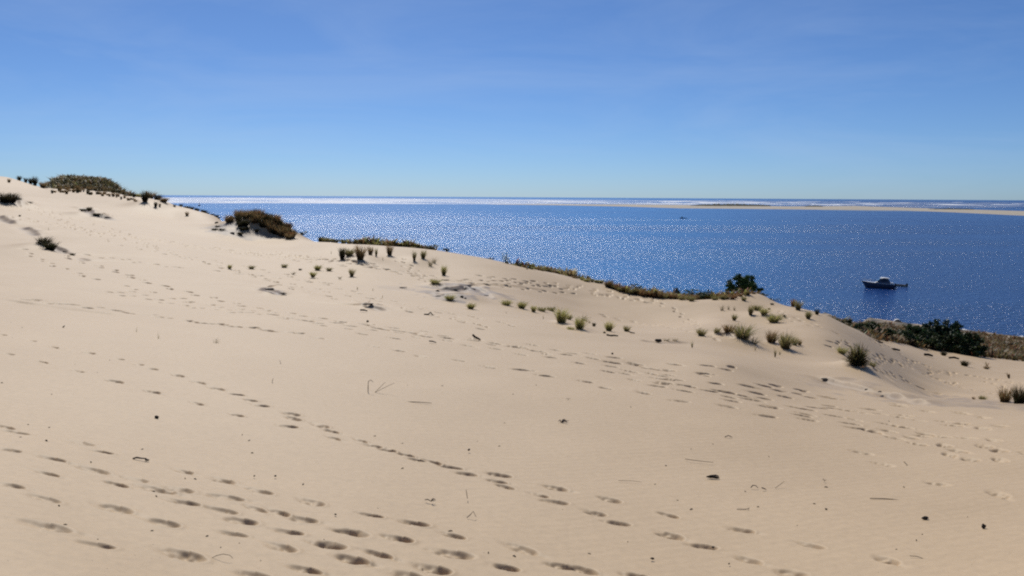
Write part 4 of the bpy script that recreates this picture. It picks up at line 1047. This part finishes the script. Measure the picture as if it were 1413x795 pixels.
ws = [[Vector((-h * .04 + .06, s_ * .98, 1.80)), Vector((h * .13 + .1, s_ * .98, 2.38)), Vector((h * .13 + .04, s_ * .98, 2.42)), Vector((-h * .04 - .02, s_ * .98, 1.84))] for s_ in (-1, 0, 1)]
loft("windscreen", ws, GLASSD, boat)
for s_ in (-1, 1):
    box("side_window", h * .18, h * .55, s_ * 1.135 - .02, s_ * 1.135 + .02, 1.72, 2.15, GLASSD, boat, .01)
    rail = [(-h * .97, s_ * .12, 2.15), (-h * .7, s_ * .8, 2.0), (-h * .4, s_ * 1.15, 1.88), (-h * .12, s_ * 1.3, 1.7)]
    ro = tube_obj("bow_rail", rail, .025, METAL, boat)
    for p_ in rail[:3]: tube_obj("rail_post", [p_, (p_[0] + .05, p_[1], p_[2] - .55)], .018, METAL, ro)
tube_obj("mast", [(h * .45, 0, 2.6), (h * .48, 0, 3.35)], .03, METAL, boat)
tube_obj("antenna", [(h * .2, .6, 2.5), (h * .14, .62, 4.1)], .012, METAL, boat)
tube_obj("anchor_rope", [(-h * .98, 0, 1.5), (-h * 1.12, .1, .6), (-h * 1.3, .2, -.1)], .02, METAL, boat)
box("swim_platform", h * .98, h * 1.12, -1.1, 1.1, .18, .28, DECKW, boat)
box("cockpit_seat", h * .78, h * .92, -.9, .9, .85, 1.42, DECKW, boat, .05)
box("outboard_motor", h * 1.0, h * 1.1, -.25, .25, .3, 1.25, ENG, boat, .06)

x, y, d_ = sea(1243, 395.5)
din = bpy.data.objects.new("dinghy", None); coll.objects.link(din); din.location = (x, y, 0); din.rotation_euler = (0, 0, -math.atan2(x, y) - R(6))
tag(din, "small dark dinghy floating on a line behind the cabin cruiser", "dinghy")
Ld = 15 / F * d_
ring = [(-Ld * .5, 0, .52), (-Ld * .38, -.45, .42), (-Ld * .1, -.62, .36), (Ld * .45, -.62, .34)]
for s_ in (-1, 1): tube_obj("tube", [(a, b * s_, c) for a, b, c in ring], .21, RUBBER, din, 10)
box("transom", Ld * .36, Ld * .40, -.5, .5, .12, .6, RUBBER, din)
box("floor_board", -Ld * .4, Ld * .36, -.45, .45, .1, .16, RUBBER, din)
box("outboard_motor", Ld * .40, Ld * .54, -.16, .16, .05, .95, ENG, din, .05)
xm, ym, _m = sea(1233, 396)
t = bpy.data.objects["motor_boat"]; bx_, by_ = t.location.x, t.location.y
A0 = Vector((bx_ + (x - bx_) * .55, by_ + (y - by_) * .55, .5)); A1 = Vector((x - Ld * .45 * math.cos(din.rotation_euler.z), y - Ld * .45 * math.sin(din.rotation_euler.z), .5))
tag(tube_obj("tow_rope", [A0, (A0 + A1) / 2 - Vector((0, 0, .3)), A1], .03, DECKW, None), "pale rope drooping between the cruiser's stern and the dinghy", "rope")

def skiff(px, py, wpx, label, cabin):
    x, y, d_ = sea(px, py)
    r = bpy.data.objects.new("fishing_boat", None); coll.objects.link(r); r.location = (x, y, 0); r.rotation_euler = (0, 0, -math.atan2(x, y))
    tag(r, label, "boat"); Ls = wpx / F * d_
    loft("hull", hull_secs(Ls, Ls * .34, Ls * .13, Ls * .06, Ls * .12), HULLB, r)
    if cabin: box("cabin", -Ls * .12, Ls * .14, -Ls * .11, Ls * .11, Ls * .1, Ls * .42, HULLB, r, .08, .12)
    else: box("console", -Ls * .05, Ls * .12, -Ls * .08, Ls * .08, Ls * .1, Ls * .27, HULLB, r, .05)
    box("outboard_motor", Ls * .47, Ls * .55, -Ls * .05, Ls * .05, 0, Ls * .22, ENG, r, .04)
skiff(941, 301.6, 6.5, 'tiny far boat with a small cabin, left of the two off the sandbank', True)
skiff(946.5, 301.5, 3.6, 'tinier open boat touching the right of the far cabin boat', False)
# buoys
def buoy(px, py, hpx, label, c):
    x, y, d_ = sea(px, py); k = hpx / F * d_
    r = bpy.data.objects.new("buoy", None); coll.objects.link(r); r.location = (x, y, 0); tag(r, label, "buoy")
    prof = [(.0, -.3), (.35, -.25), (.5, .05), (.42, .35), (.15, .5), (.08, .9), (0.001, 1.0)]
    secs = [[Vector((p_[0] * k * math.cos(a * math.pi / 5), p_[0] * k * math.sin(a * math.pi / 5), p_[1] * k)) for a in range(10)] for p_ in prof]
    loft("float", secs, c, r)
    box("top_mark", -.14 * k, .14 * k, -.14 * k, .14 * k, .95 * k, 1.2 * k, c, r, .02 * k)
buoy(275, 284.2, 3.2, 'dark buoy on the blue water off the left shore', HULLB)
buoy(1319, 449, 4, 'small dark buoy just off the beach behind the thicket', HULLB)

# the sandbank: one low sheet with a wavering outline
def bank(name, near_pts, far_pts, m, hgt, label, n=160, kind="structure"):
    N0 = np.array([sea(*p)[:2] for p in near_pts]); F0 = np.array([sea(*p)[:2] for p in far_pts])
    tn = np.linspace(0, 1, len(N0)); tf = np.linspace(0, 1, len(F0)); rs = np.random.RandomState(4)
    v = []; M_ = 9
    for i in range(n):
        t = i / (n - 1)
        a = np.array([np.interp(t, tn, N0[:, k]) for k in (0, 1)]); b = np.array([np.interp(t, tf, F0[:, k]) for k in (0, 1)])
        for j in range(M_):
            u = j / (M_ - 1); p = a + (b - a) * u
            z = hgt * (math.sin(math.pi * u) ** .6) * min(1, 8 * t, 8 * (1 - t) + .2) * (.8 + .4 * rs.rand()) - .15
            v.append((p[0], p[1], z))
    q = [(i * M_ + j, (i + 1) * M_ + j, (i + 1) * M_ + j + 1, i * M_ + j + 1) for i in range(n - 1) for j in range(M_ - 1)]
    me = np_mesh(name, v, q); me.materials.append(m); o = bpy.data.objects.new(name, me); coll.objects.link(o)
    return tag(o, label, None, None, kind)
BANKS = simple("bank sand", (.40, .345, .26), .8, .2, .01)
bank("sandbank", [(660, 282.1), (760, 283.2), (860, 285.2), (940, 287.8), (1000, 288.2), (1093, 289.2), (1180, 290.2), (1250, 290.8), (1320, 293.5), (1413, 298), (1600, 305)],
     [(660, 281.9), (760, 281.6), (860, 282.0), (940, 282.8), (1000, 283.4), (1093, 284.8), (1180, 284.2), (1250, 286.4), (1320, 288.5), (1413, 291.2), (1600, 296)], BANKS, 1.3, "long pale sandbank lying across the mouth of the bay")
WETS = simple("wet sand", (.16, .20, .22), .35, .2, .01)
bank("wet_flat", [(1120, 289.9), (1200, 291.6), (1290, 292.2)], [(1120, 289.2), (1200, 290.3), (1290, 291.4)], WETS, .25, "thin dark wet flat edging the sandbank", 40)
SCRB = simple("bank scrub", (.035, .04, .028), .9, .5, .02)
def ridge(name, px0, px1, py, hpx, m, label, seed):
    rs = np.random.RandomState(seed); n = 70; v = []; 
    for i in range(n):
        t = i / (n - 1); px = px0 + (px1 - px0) * t
        x, y, d_ = sea(px, py + .004 * (px - px0)); k = hpx / F * d_ * (math.sin(math.pi * t) ** .35) * (.7 + .5 * rs.rand())
        ux, uy = x / d_, y / d_
        for dep, z in ((-30, -.2), (-12, k * .7), (15, k), (60, k * .6), (110, -.2)): v.append((x + ux * dep, y + uy * dep, z + (.6 if z > 0 else 0)))
    q = [(i * 5 + j, (i + 1) * 5 + j, (i + 1) * 5 + j + 1, i * 5 + j + 1) for i in range(n - 1) for j in range(4)]
    me = np_mesh(name, v, q); me.materials.append(m); o = bpy.data.objects.new(name, me); coll.objects.link(o)
    return tag(o, label, "scrub", None, "stuff")
ridge("bank_scrub", 952, 1064, 284.6, 3.0, SCRB, "long dark scrub-covered rise in the middle of the sandbank", 1)
ridge("bank_scrub", 1110, 1136, 285.6, 1.6, SCRB, "short dark scrub patch right of the long rise on the sandbank", 2)
ridge("bank_scrub", 1280, 1345, 289.4, 1.4, SCRB, "thin scrub line on the right part of the sandbank", 3)

# surf: thin breaking crests with rounded backs
FOAM = simple("foam", (.85, .87, .88), .7, .1, .3)
def breaker(px0, py0, px1, py1, w_, hh, label, seed, n=26):
    rs = np.random.RandomState(seed); a = np.array(sea(px0, py0)[:2]); b = np.array(sea(px1, py1)[:2]); t_ = (b - a); nn = np.array([-t_[1], t_[0]]) / (np.hypot(*t_) + 1e-9)
    v = []
    for i in range(n):
        t = i / (n - 1); p = a + t_ * t + nn * rs.uniform(-.3, .3) * w_; s_ = math.sin(math.pi * t) ** .5 * rs.uniform(.55, 1.0)
        for u, z in ((-.5, -.03), (-.3, .6), (0, 1.0), (.3, .5), (.5, -.03)): v.append((*(p + nn * u * w_ * s_), max(z, -.03) * hh * s_))
    q = [(i * 5 + j, (i + 1) * 5 + j, (i + 1) * 5 + j + 1, i * 5 + j + 1) for i in range(n - 1) for j in range(4)]
    me = np_mesh("surf", v, q); me.materials.append(FOAM); o = bpy.data.objects.new("surf", me); coll.objects.link(o)
    tag(o, label, None, None, "structure")
breaker(1321, 455.6, 1338, 457.8, 1.6, .35, "bright breaking wave on the beach behind the thicket", 1)
breaker(1344, 457.8, 1353, 459.0, 1.2, .2, "faint wave right of the bright breaker", 2)
breaker(1246, 446.6, 1263, 448.6, 1.4, .2, "thin white wave edge left of the thicket", 3)
breaker(1404, 465.0, 1416, 466.5, 1.2, .3, "short wave by the right edge of the beach", 4)
rs = random.Random(44)
for i in range(34):                              # broken lines of surf beyond the bank
    px = rs.uniform(870, 1400); py = 275.2 + .0055 * (px - 706) + rs.uniform(.6, 5.2); L_ = rs.uniform(8, 46)
    breaker(px, py, px + L_, py + .0055 * L_, 60 + 200 * rs.random(), 1.6, "white line of surf far out beyond the sandbank", 100 + i, 18)

# white beach shelter by the water
x, y, d_ = sea(1238.5, 445.5); k = 9 / F * d_; z = gz(x * .99, y * .99)
tent = bpy.data.objects.new("beach_shelter", None); coll.objects.link(tent); tent.location = (x * .99, y * .99, max(z, .05)); tent.rotation_euler = (0, 0, -math.atan2(x, y) + .3)
tag(tent, "small white dome shelter on the beach edge left of the thicket", "shelter")
CLOTH = simple("white cloth", (.8, .8, .8), .7); DCL = simple("dark cloth", (.03, .035, .05), .8)
secs = []
for i in range(9):
    a = math.pi * i / 8 * .62 + .1
    secs.append([Vector((math.cos(b) * k * .55, math.sin(b) * k * .5 * math.cos(a) + k * .2, math.sin(b) * k * .62 * math.sin(a) + .02)) for b in [math.pi * j / 10 for j in range(11)]])
loft("canopy", secs, CLOTH, tent, False)
box("groundsheet", -k * .5, k * .5, -k * .3, k * .4, .0, .05, DCL, tent, 0)
box("shade_panel", -k * .5, k * .5, -k * .32, -k * .28, .05, .35 * k, DCL, tent, 0)  # dark panel added for the shade under the canopy

# ------------------------------------------------------------------ litter on the near sand
def place(o, px, py, up=0.0, rz=0.0):
    x, y, d_ = locate(px, py); o.location = (x, y, gz(x, y) + up); o.rotation_euler = (0, 0, rz); return d_
def stick(name, px, py, pts, r, m, label, cat, rz=0, up=.0):
    """pts in photo pixels at the spot's own scale (x right, y away, z up)"""
    x, y, d_ = locate(px, py); k = d_ / F
    A_ = Acc(); P = [Vector(p) * k for p in pts]; n = len(P)
    A_.tube(P, [r * k * (1 - .55 * abs(i / (n - 1) - .3)) for i in range(n)], (1, 1, 1), 6)
    me = bpy.data.meshes.new(name); me.from_pydata([tuple(v) for v in A_.v], [], A_.f); me.update()
    o = link(name, me, m); place(o, px, py, up, rz); return tag(o, label, cat)
def chunk(name, px, py, wpx, hpx, m, label, cat, seed, dpt=.6):
    x, y, d_ = locate(px, py); k = d_ / F; rs = random.Random(seed)
    bm = bmesh.new(); bmesh.ops.create_icosphere(bm, subdivisions=3, radius=.5)
    o3 = [Vector((rs.gauss(0, 1), rs.gauss(0, 1), rs.gauss(0, 1))).normalized() for _ in range(9)]
    for v_ in bm.verts:
        n_ = v_.co.normalized(); s_ = 1 + sum(.16 * math.sin(4 * n_.dot(q) + i) for i, q in enumerate(o3)) * .5
        v_.co = Vector((v_.co.x * wpx * k * s_, v_.co.y * wpx * k * dpt * s_, v_.co.z * hpx * k * s_))
    for f_ in bm.faces: f_.smooth = True
    me = bpy.data.meshes.new(name); bm.to_mesh(me); bm.free(); o = link(name, me, m); place(o, px, py, hpx * k * .3, rs.uniform(-.4, .4)); return tag(o, label, cat)

PC, TW, DR = "pine_cone", "twig", "driftwood"
chunk("pine_cone", 216, 578, 5.5, 5, DARKW, 'lone dark round pine cone left of the long footprint line', 'pine cone', 1)
chunk("bark_piece", 984, 659.5, 13, 4.5, DARKW, 'dark flat bark piece with a pointed left end on the right-hand sand', 'bark', 2, .35)
stick("twig", 984, 659.5, [(-9, 1, 1), (-3, 0, 3), (4, 1, 3.5), (8, 1, 2)], 1.3, DARKW, 'short thick twig lying across the flat bark piece', TW)
chunk("bark_piece", 1277, 716, 10, 4.5, DARKW, 'lumpy dark bark lower right, left of the small cone', 'bark', 3, .4)
chunk("pine_cone", 1357, 728, 5.5, 6, DARKW, 'small upright cone near the lower right corner', 'pine cone', 4)
chunk("bark_piece", 203, 635.5, 7, 2.6, DARKW, 'small dark bark piece at the right end of a thin twig, lower left', 'bark', 5, .4)
stick("twig", 193, 634, [(-9, 0, 1), (-4, 0, 2.5), (2, 0, 1.5), (9, -1, 1.5)], 1.2, WOOD, 'thin twig touching the small bark piece, lower left', TW)
chunk("wood_chip", 1140, 704, 3.4, 3, DARKW, 'dark chip low on the right-hand sand above the two prints', 'chip', 6)
chunk("wood_chip", 1124, 696, 3, 2, DARKW, 'slightly paler chip up and left of the dark chip', 'chip', 7)
chunk("pine_cone", 351, 657.5, 2.6, 2.2, DARKW, 'tiny dark seed cone left of the middle prints', 'pine cone', 8)
chunk("wood_chip", 380, 657.5, 3.2, 2.4, DARKW, 'tiny chip right of the tiny seed cone', 'chip', 9)
chunk("wood_chip", 463, 710.5, 3.4, 2.4, DARKW, 'flat chip left of the lower middle prints', 'chip', 10)
chunk("wood_chip", 212, 679, 3.6, 2.4, DARKW, 'chip in the large footprint, lower left', 'chip', 11)
chunk("wood_chip", 647, 621.5, 3.6, 2.6, WOOD, 'brown chip alone above the end of the close footprint line', 'chip', 12)
chunk("wood_chip", 64, 609, 3.4, 2.4, DARKW, 'chip near the left edge', 'chip', 13)
chunk("wood_chip", 1006, 778.5, 2.6, 2.2, DARKW, 'dark chip near the bottom, right of centre', 'chip', 14)
chunk("wood_chip", 984, 756, 4.5, 3, DARKW, 'chip lodged in the footprint at the lower right', 'chip', 15)
chunk("wood_chip", 1156, 613.5, 3.6, 2.2, WOOD, 'brown chip below the right-hand trail', 'chip', 16)
chunk("wood_chip", 1237, 759, 3, 2, DARKW, 'chip above the lower right footprint', 'chip', 17)
chunk("wood_chip", 900, 771.5, 5.5, 3, DARKW, 'dark curled chip at the bottom right of centre', 'chip', 18)
chunk("wood_chip", 845, 488.5, 3, 2.4, DARKW, 'dark chip on the busy trail right of centre', 'chip', 19)
chunk("pine_cone", 507, 444.5, 4, 3, DARKW, 'small dark cone on the upper trail left of centre', 'pine cone', 20)
chunk("wood_chip", 1046, 700, 2.6, 1.8, WOOD, 'pale brown chip beside a curled stalk', 'chip', 21)
stick("driftwood", 502, 430, [(-5, 1, 2), (0, 0, 2.2), (5, -.5, 1)], 1.3, DARKW, 'short black driftwood bar above the upper trail', DR)
stick("driftwood", 657, 469, [(-5, 2, 7), (-2, 1, 4), (3, -1, 2), (6, -2, .5)], 1.8, DARKW, 'dark broken branch stub standing out of the smooth slope', DR)
stick("driftwood", 594, 436, [(-9, 0, 2), (-3, 0, 2), (0, 0, 5), (4, -1, .6)], 1.2, DARKW, 'kinked dark twig left of the branch stub', DR)
stick("driftwood", 597, 473, [(-5, 0, 2.4), (0, 0, 2), (5, -1, .5)], 1.1, WOOD, 'small brown stick below the kinked twig', DR)
stick("driftwood", 845, 465, [(-8, 1, 3), (-3, 0, 1.6), (2, 0, 2.2), (8, 0, 1.5)], 1.5, DARKW, 'dark driftwood bar below the lone oval tuft', DR)
stick("driftwood", 870, 460.5, [(-3, 1, 3), (1, 0, 1.6), (6, -1, 1)], 1.0, DARKW, 'dark root end at the foot of the last small tuft', DR)
chunk("root_lump", 908.5, 471.5, 9, 5, DARKW, 'dark rounded root lump on the flat lip', 'root', 30)
stick("driftwood", 1212, 473.5, [(-5, 2, 3.2), (0, 0, 1.6), (5, -2, .8)], 1.5, DARKW, 'dark stick lying on the sand edge by the low shrubs', DR)
stick("driftwood", 1234, 484.5, [(-7, 0, 2), (0, 0, 2.5), (7, 0, 1)], 1.7, DARKW, 'dark driftwood bar in the middle of the seaward sand', DR)
stick("driftwood", 1281, 492, [(-5, 1, 2.5), (0, 0, 2.4), (5, -1, 1)], 1.8, DARKW, 'dark stick right of the driftwood bar near the thicket', DR)
stick("driftwood", 1316, 496, [(-6, 0, 2), (0, 0, 2.5), (6, -1, 1)], 1.5, DARKW, 'low dark stick under the great rounded bush', DR)
for n_, (px, py, w_, h_, lab) in enumerate(((1140, 524, 22, 4, 'flat dark root crust at the start of the sand scarp'), (1152, 526.5, 9, 3.5, 'dark crust knob at the end of the flat root crust'), (1195, 538, 8, 2.5, 'dark crust bit halfway along the sand scarp'),
        (1214, 541, 10, 2.5, 'second dark crust bit along the sand scarp'), (1278, 553, 8, 3, 'dark crust bit with grass at the right end of the scarp'), (1292, 556, 14, 2.4, 'long thin crust at the very end of the scarp'),
        (372, 400, 24, 4, 'dark arched root crust on the left slope'), (391, 405.5, 10, 3, 'tail of the dark arched root crust'), (508, 420, 18, 2.5, 'brown root crust ridge left of centre'),
        (622, 399.5, 26, 2.6, 'long grey crust plank at the top of the crusty patch'), (648, 400, 17, 4.5, 'thick dark crust block at the top right of the crusty patch'), (604, 403, 6, 6, 'dark crust knob at the left of the crusty patch'),
        (637, 410.5, 5, 5, 'small black knob right of the round cushion tuft'), (642, 412, 5, 2.5, 'tiny crust bit beside the small black knob'), (671, 409, 9, 3.5, 'crust piece on the right slope of the crusty patch'), (678, 414, 10, 3, 'lower crust piece on the right slope of the crusty patch'),
        (605, 409, 10, 2, 'thin crust strip under the left knob'), (556, 397, 14, 2, 'faint twig litter left of the crusty patch'), (613, 387, 16, 2.5, 'dark root line above the crusty patch'),
        (299, 309, 10, 6, 'dark root ball at the far left of the grassy knoll'), (320, 322, 14, 3, 'dark crust ledge on the knoll foot'), (91, 348, 12, 3, 'dark edge crust below the tangled grass'), (86, 343, 8, 3, 'dark crust between the tangled grass and the lip'),
        (148, 301, 10, 2.5, 'dark tip at the end of the low sand hump'))):
    chunk("root_crust", px, py, w_ * (.62 if px > 1100 or px < 380 else .85), h_ * .62, DARKW, lab, "root crust", 60 + n_, .5)

# dry stalks
def stalks(px, py, paths, r, label, m=None):
    for p_, lab in zip(paths, label): stick("dry_stalk", px, py, p_, r, m or WOOD, lab, "stalk")
stalks(508, 542, [[(0, 0, 0), (0, 0, 8), (.5, 0, 16), (4, 0, 18), (7, 0, 15)]], .55, ['hook-topped upright stalk in the middle of the bare slope'])
stalks(517, 542, [[(0, 0, 0), (7, 1, 7), (15, 2, 15)], [(0, 0, 0), (12, 3, 6), (27, 5, 13)]], .35, ['steeper of two crossing straw stalks', 'flatter of two crossing straw stalks'], STRAW)
stalks(576, 556, [[(-22, 3, .8), (0, 0, 1.2), (20, -4, .8)]], .6, ['long straight straw lying on the sand in mid slope'], WOOD)
stalks(652, 714, [[(-8, -3, .6), (-3, 0, 4), (1, 0, 9), (5, 0, 1)]], .6, ['bent stalk folded into an upside-down V'])
stalks(645, 688, [[(0, 0, 0), (-1, 0, 7), (-2, 0, 13)]], .5, ['short upright stalk above the folded one'])
stalks(308, 771, [[(-16, 0, .5), (-9, 1, 4), (0, 0, 6.5), (9, 0, 5), (13, 0, .5)]], .45, ['thin arched stalk right of the biggest footprint'])
stalks(965, 637, [[(-18, 8, 1), (-6, 2, 1), (18, -6, .8)]], .5, ['long thin stalk lying on the right-hand sand'])
stalks(1076, 672, [[(-8, -6, .6), (0, 0, 3), (7, 5, 6)]], .4, ['thin slanting stalk right of the curled one'], STRAW)
stalks(1041, 674, [[(-5, 0, 1), (-2, 1, 4), (2, 1, 3.6), (5, 0, .6)]], .7, ['small curled stalk on the right-hand sand'])
stalks(1054, 676, [[(-3, 0, 3), (0, 0, 2), (3, 0, .5)]], .9, ['short dark stub right of the small curled stalk'], DARKW)
stalks(1031, 704, [[(-14, 1, 1), (-2, 0, 1.2), (3, 0, 3), (1, 0, .3)]], .5, ['fine twig with a knot below the curled stalk'])
stalks(1250, 643, [[(-2, 2, 5), (0, 0, 3), (2, -1, .4)]], .5, ['short slanting stalk alone on the right'])
stalks(1225, 690, [[(-22, 3, 1), (-6, 1, 1.4), (6, 0, 1), (20, -4, .6)]], .6, ['long twig lying right of centre-right'])
stalks(1266, 770, [[(-8, 4, 1), (0, 0, 2), (8, -6, .4)]], .5, ['slanting twig right of the lower right footprint'])
stalks(1005, 604, [[(-5, 0, 1), (0, 0, 3), (5, -1, 1)]], .7, ['small knotted twig above the long thin stalk'])
stalks(871, 664.5, [[(-18, 1, .8), (0, 0, 1), (14, -3, .6)]], .35, ['faint straw left of the flat bark piece'], STRAW)
stalks(375, 531, [[(0, 0, 0), (1, 0, 5), (2, 0, 9)]], .4, ['tiny upright stalk left of the hook-topped one'])
stalks(388, 504, [[(0, 0, 0), (-1, 0, 4), (-2, 0, 7)]], .35, ['very small stalk above the tiny upright one'])
stalks(86, 455, [[(0, 0, 0), (1, 0, 3), (3, 0, 5)]], .9, ['dark stub standing on the left slope'], DARKW)
for px, py, n_, sc, lab in ((775, 583, 11, 1.0, 'spidery dry sprig in the middle of the right slope'), (595, 692, 9, .9, 'curled dry sprig above the lower middle prints'), (785, 551, 4, .4, 'tiny dry sprig above the spidery one'), (1138, 664, 4, .6, 'faint sprig of stalks, centre right')):
    A_ = Acc(); rs = random.Random(int(px)); x, y, d_ = locate(px, py); k = d_ / F * sc
    for _ in range(n_):
        a = rs.uniform(0, 6.28); l = rs.uniform(5, 13)
        A_.tube([Vector((0, 0, 0)), Vector((math.cos(a) * l * .5, math.sin(a) * l * .5, rs.uniform(2, 5))) * k, Vector((math.cos(a) * l, math.sin(a) * l, rs.uniform(.3, 3))) * k], [.5 * k, .45 * k, .2 * k], (1, 1, 1), 4)
    me = bpy.data.meshes.new("dry_sprig"); me.from_pydata([tuple(v) for v in A_.v], [], A_.f); me.update()
    o = link("dry_sprig", me, WOOD); place(o, px, py); tag(o, lab, "dry sprig")
# specks of bark too many to count
A_ = Acc(); rs = random.Random(99)
for _ in range(80):
    px, py = rs.uniform(-40, 1450), 430 + 365 * rs.random() ** .8
    x, y, d_ = locate(px, py)
    if d_ > 40: continue
    s_ = rs.uniform(.003, .009); z = gz_fast(x, y) + s_ * .4; a = rs.uniform(0, 3.14); u = Vector((math.cos(a), math.sin(a), 0)) * s_ * rs.uniform(1, 2.6); w_ = Vector((-u.y, u.x, 0)).normalized() * s_ * .6
    A_.tube([Vector((x, y, z)) - u, Vector((x, y, z)) + u * .2 + Vector((0, 0, s_ * .6)), Vector((x, y, z)) + u], [s_ * .4, s_ * .6, s_ * .3], (1, 1, 1), 5)
me = bpy.data.meshes.new("bark_litter"); me.from_pydata([tuple(v) for v in A_.v], [], A_.f); me.update()
tag(link("bark_litter", me, DARKW), "tiny specks of bark and needles scattered over the near sand", "litter", kind="stuff")
SKYS = .072; SKY = (.68, 0.25, 5.0); SKYSAT = 1.0; SUNE = 4.1; EXPO = -0.14
SKYT = (.76, .985, 1.27)

# ------------------------------------------------------------------ light, sky, camera
w = bpy.data.worlds.new("World"); scene.world = w; w.use_nodes = True
nt = w.node_tree
bg = nt.nodes["Background"]; bg.inputs["Strength"].default_value = SKYS
sky = nt.nodes.new("ShaderNodeTexSky"); sky.sky_type = 'NISHITA'; sky.sun_disc = False
sky.sun_elevation = R(SUN_EL); sky.sun_rotation = R(SUN_AZ); sky.altitude = 0; sky.air_density = SKY[0]; sky.dust_density = SKY[1]; sky.ozone_density = SKY[2]
nt.links.new(sky.outputs[0], bg.inputs[0])
hs = nt.nodes.new("ShaderNodeHueSaturation"); hs.inputs["Saturation"].default_value = SKYSAT
nt.links.new(sky.outputs[0], hs.inputs["Color"]); tm = nt.nodes.new("ShaderNodeVectorMath"); tm.operation = 'MULTIPLY'; tm.inputs[1].default_value = SKYT; nt.links.new(hs.outputs[0], tm.inputs[0]); 
tcw = nt.nodes.new("ShaderNodeTexCoord"); mw = nt.nodes.new("ShaderNodeMapping"); mw.inputs["Scale"].default_value = (2.2, 2.2, 13); mw.inputs["Rotation"].default_value = (0, R(4), 0)
nw = nt.nodes.new("ShaderNodeTexNoise"); nw.inputs["Scale"].default_value = 1.0; nw.inputs["Detail"].default_value = 7; nw.inputs["Roughness"].default_value = .6; nw.inputs["Distortion"].default_value = .6
nt.links.new(tcw.outputs["Generated"], mw.inputs[0]); nt.links.new(mw.outputs[0], nw.inputs[0])
cw = nt.nodes.new("ShaderNodeMapRange"); cw.inputs[1].default_value = .45; cw.inputs[2].default_value = .8; cw.inputs[3].default_value = 0; cw.inputs[4].default_value = .24; nt.links.new(nw.outputs["Fac"], cw.inputs[0])
mxw = nt.nodes.new("ShaderNodeMix"); mxw.data_type = 'RGBA'; mxw.inputs[7].default_value = (7.5, 9.2, 12.0, 1)      # thin cirrus
nt.links.new(cw.outputs[0], mxw.inputs[0]); nt.links.new(tm.outputs[0], mxw.inputs[6]); nt.links.new(mxw.outputs[2], bg.inputs[0])

sl = bpy.data.lights.new("sun", 'SUN'); sl.energy = SUNE; sl.angle = R(.53); sl.color = (1.0, .95, .87)
so = bpy.data.objects.new("sun", sl); coll.objects.link(so)
sd = Vector((math.sin(R(SUN_AZ)) * math.cos(R(SUN_EL)), math.cos(R(SUN_AZ)) * math.cos(R(SUN_EL)), math.sin(R(SUN_EL))))
so.rotation_euler = sd.to_track_quat('Z', 'Y').to_euler(); so.location = (0, 0, 60)

cd = bpy.data.cameras.new("camera"); cam = bpy.data.objects.new("camera", cd); coll.objects.link(cam)
cd.sensor_width = 36.0; cd.sensor_fit = 'HORIZONTAL'; cd.lens = 36.0 * F / W; cd.clip_start = .1; cd.clip_end = 90000
M = Matrix((( _r[0], _u[0], -_f[0], 0), (_r[1], _u[1], -_f[1], 0), (_r[2], _u[2], -_f[2], EYE), (0, 0, 0, 1)))
cam.matrix_world = M
scene.camera = cam
vs = scene.view_settings
vs.view_transform = 'Standard'; vs.look = 'None'; vs.exposure = EXPO; vs.gamma = 1; vs.use_curve_mapping = False
scene.render.engine = 'CYCLES'
scene.cycles.use_denoising = False
scene.cycles.max_bounces = 5; scene.cycles.sample_clamp_direct = 9.0
scene.cycles.pixel_filter_type = 'BLACKMAN_HARRIS'; scene.cycles.filter_width = 2.1
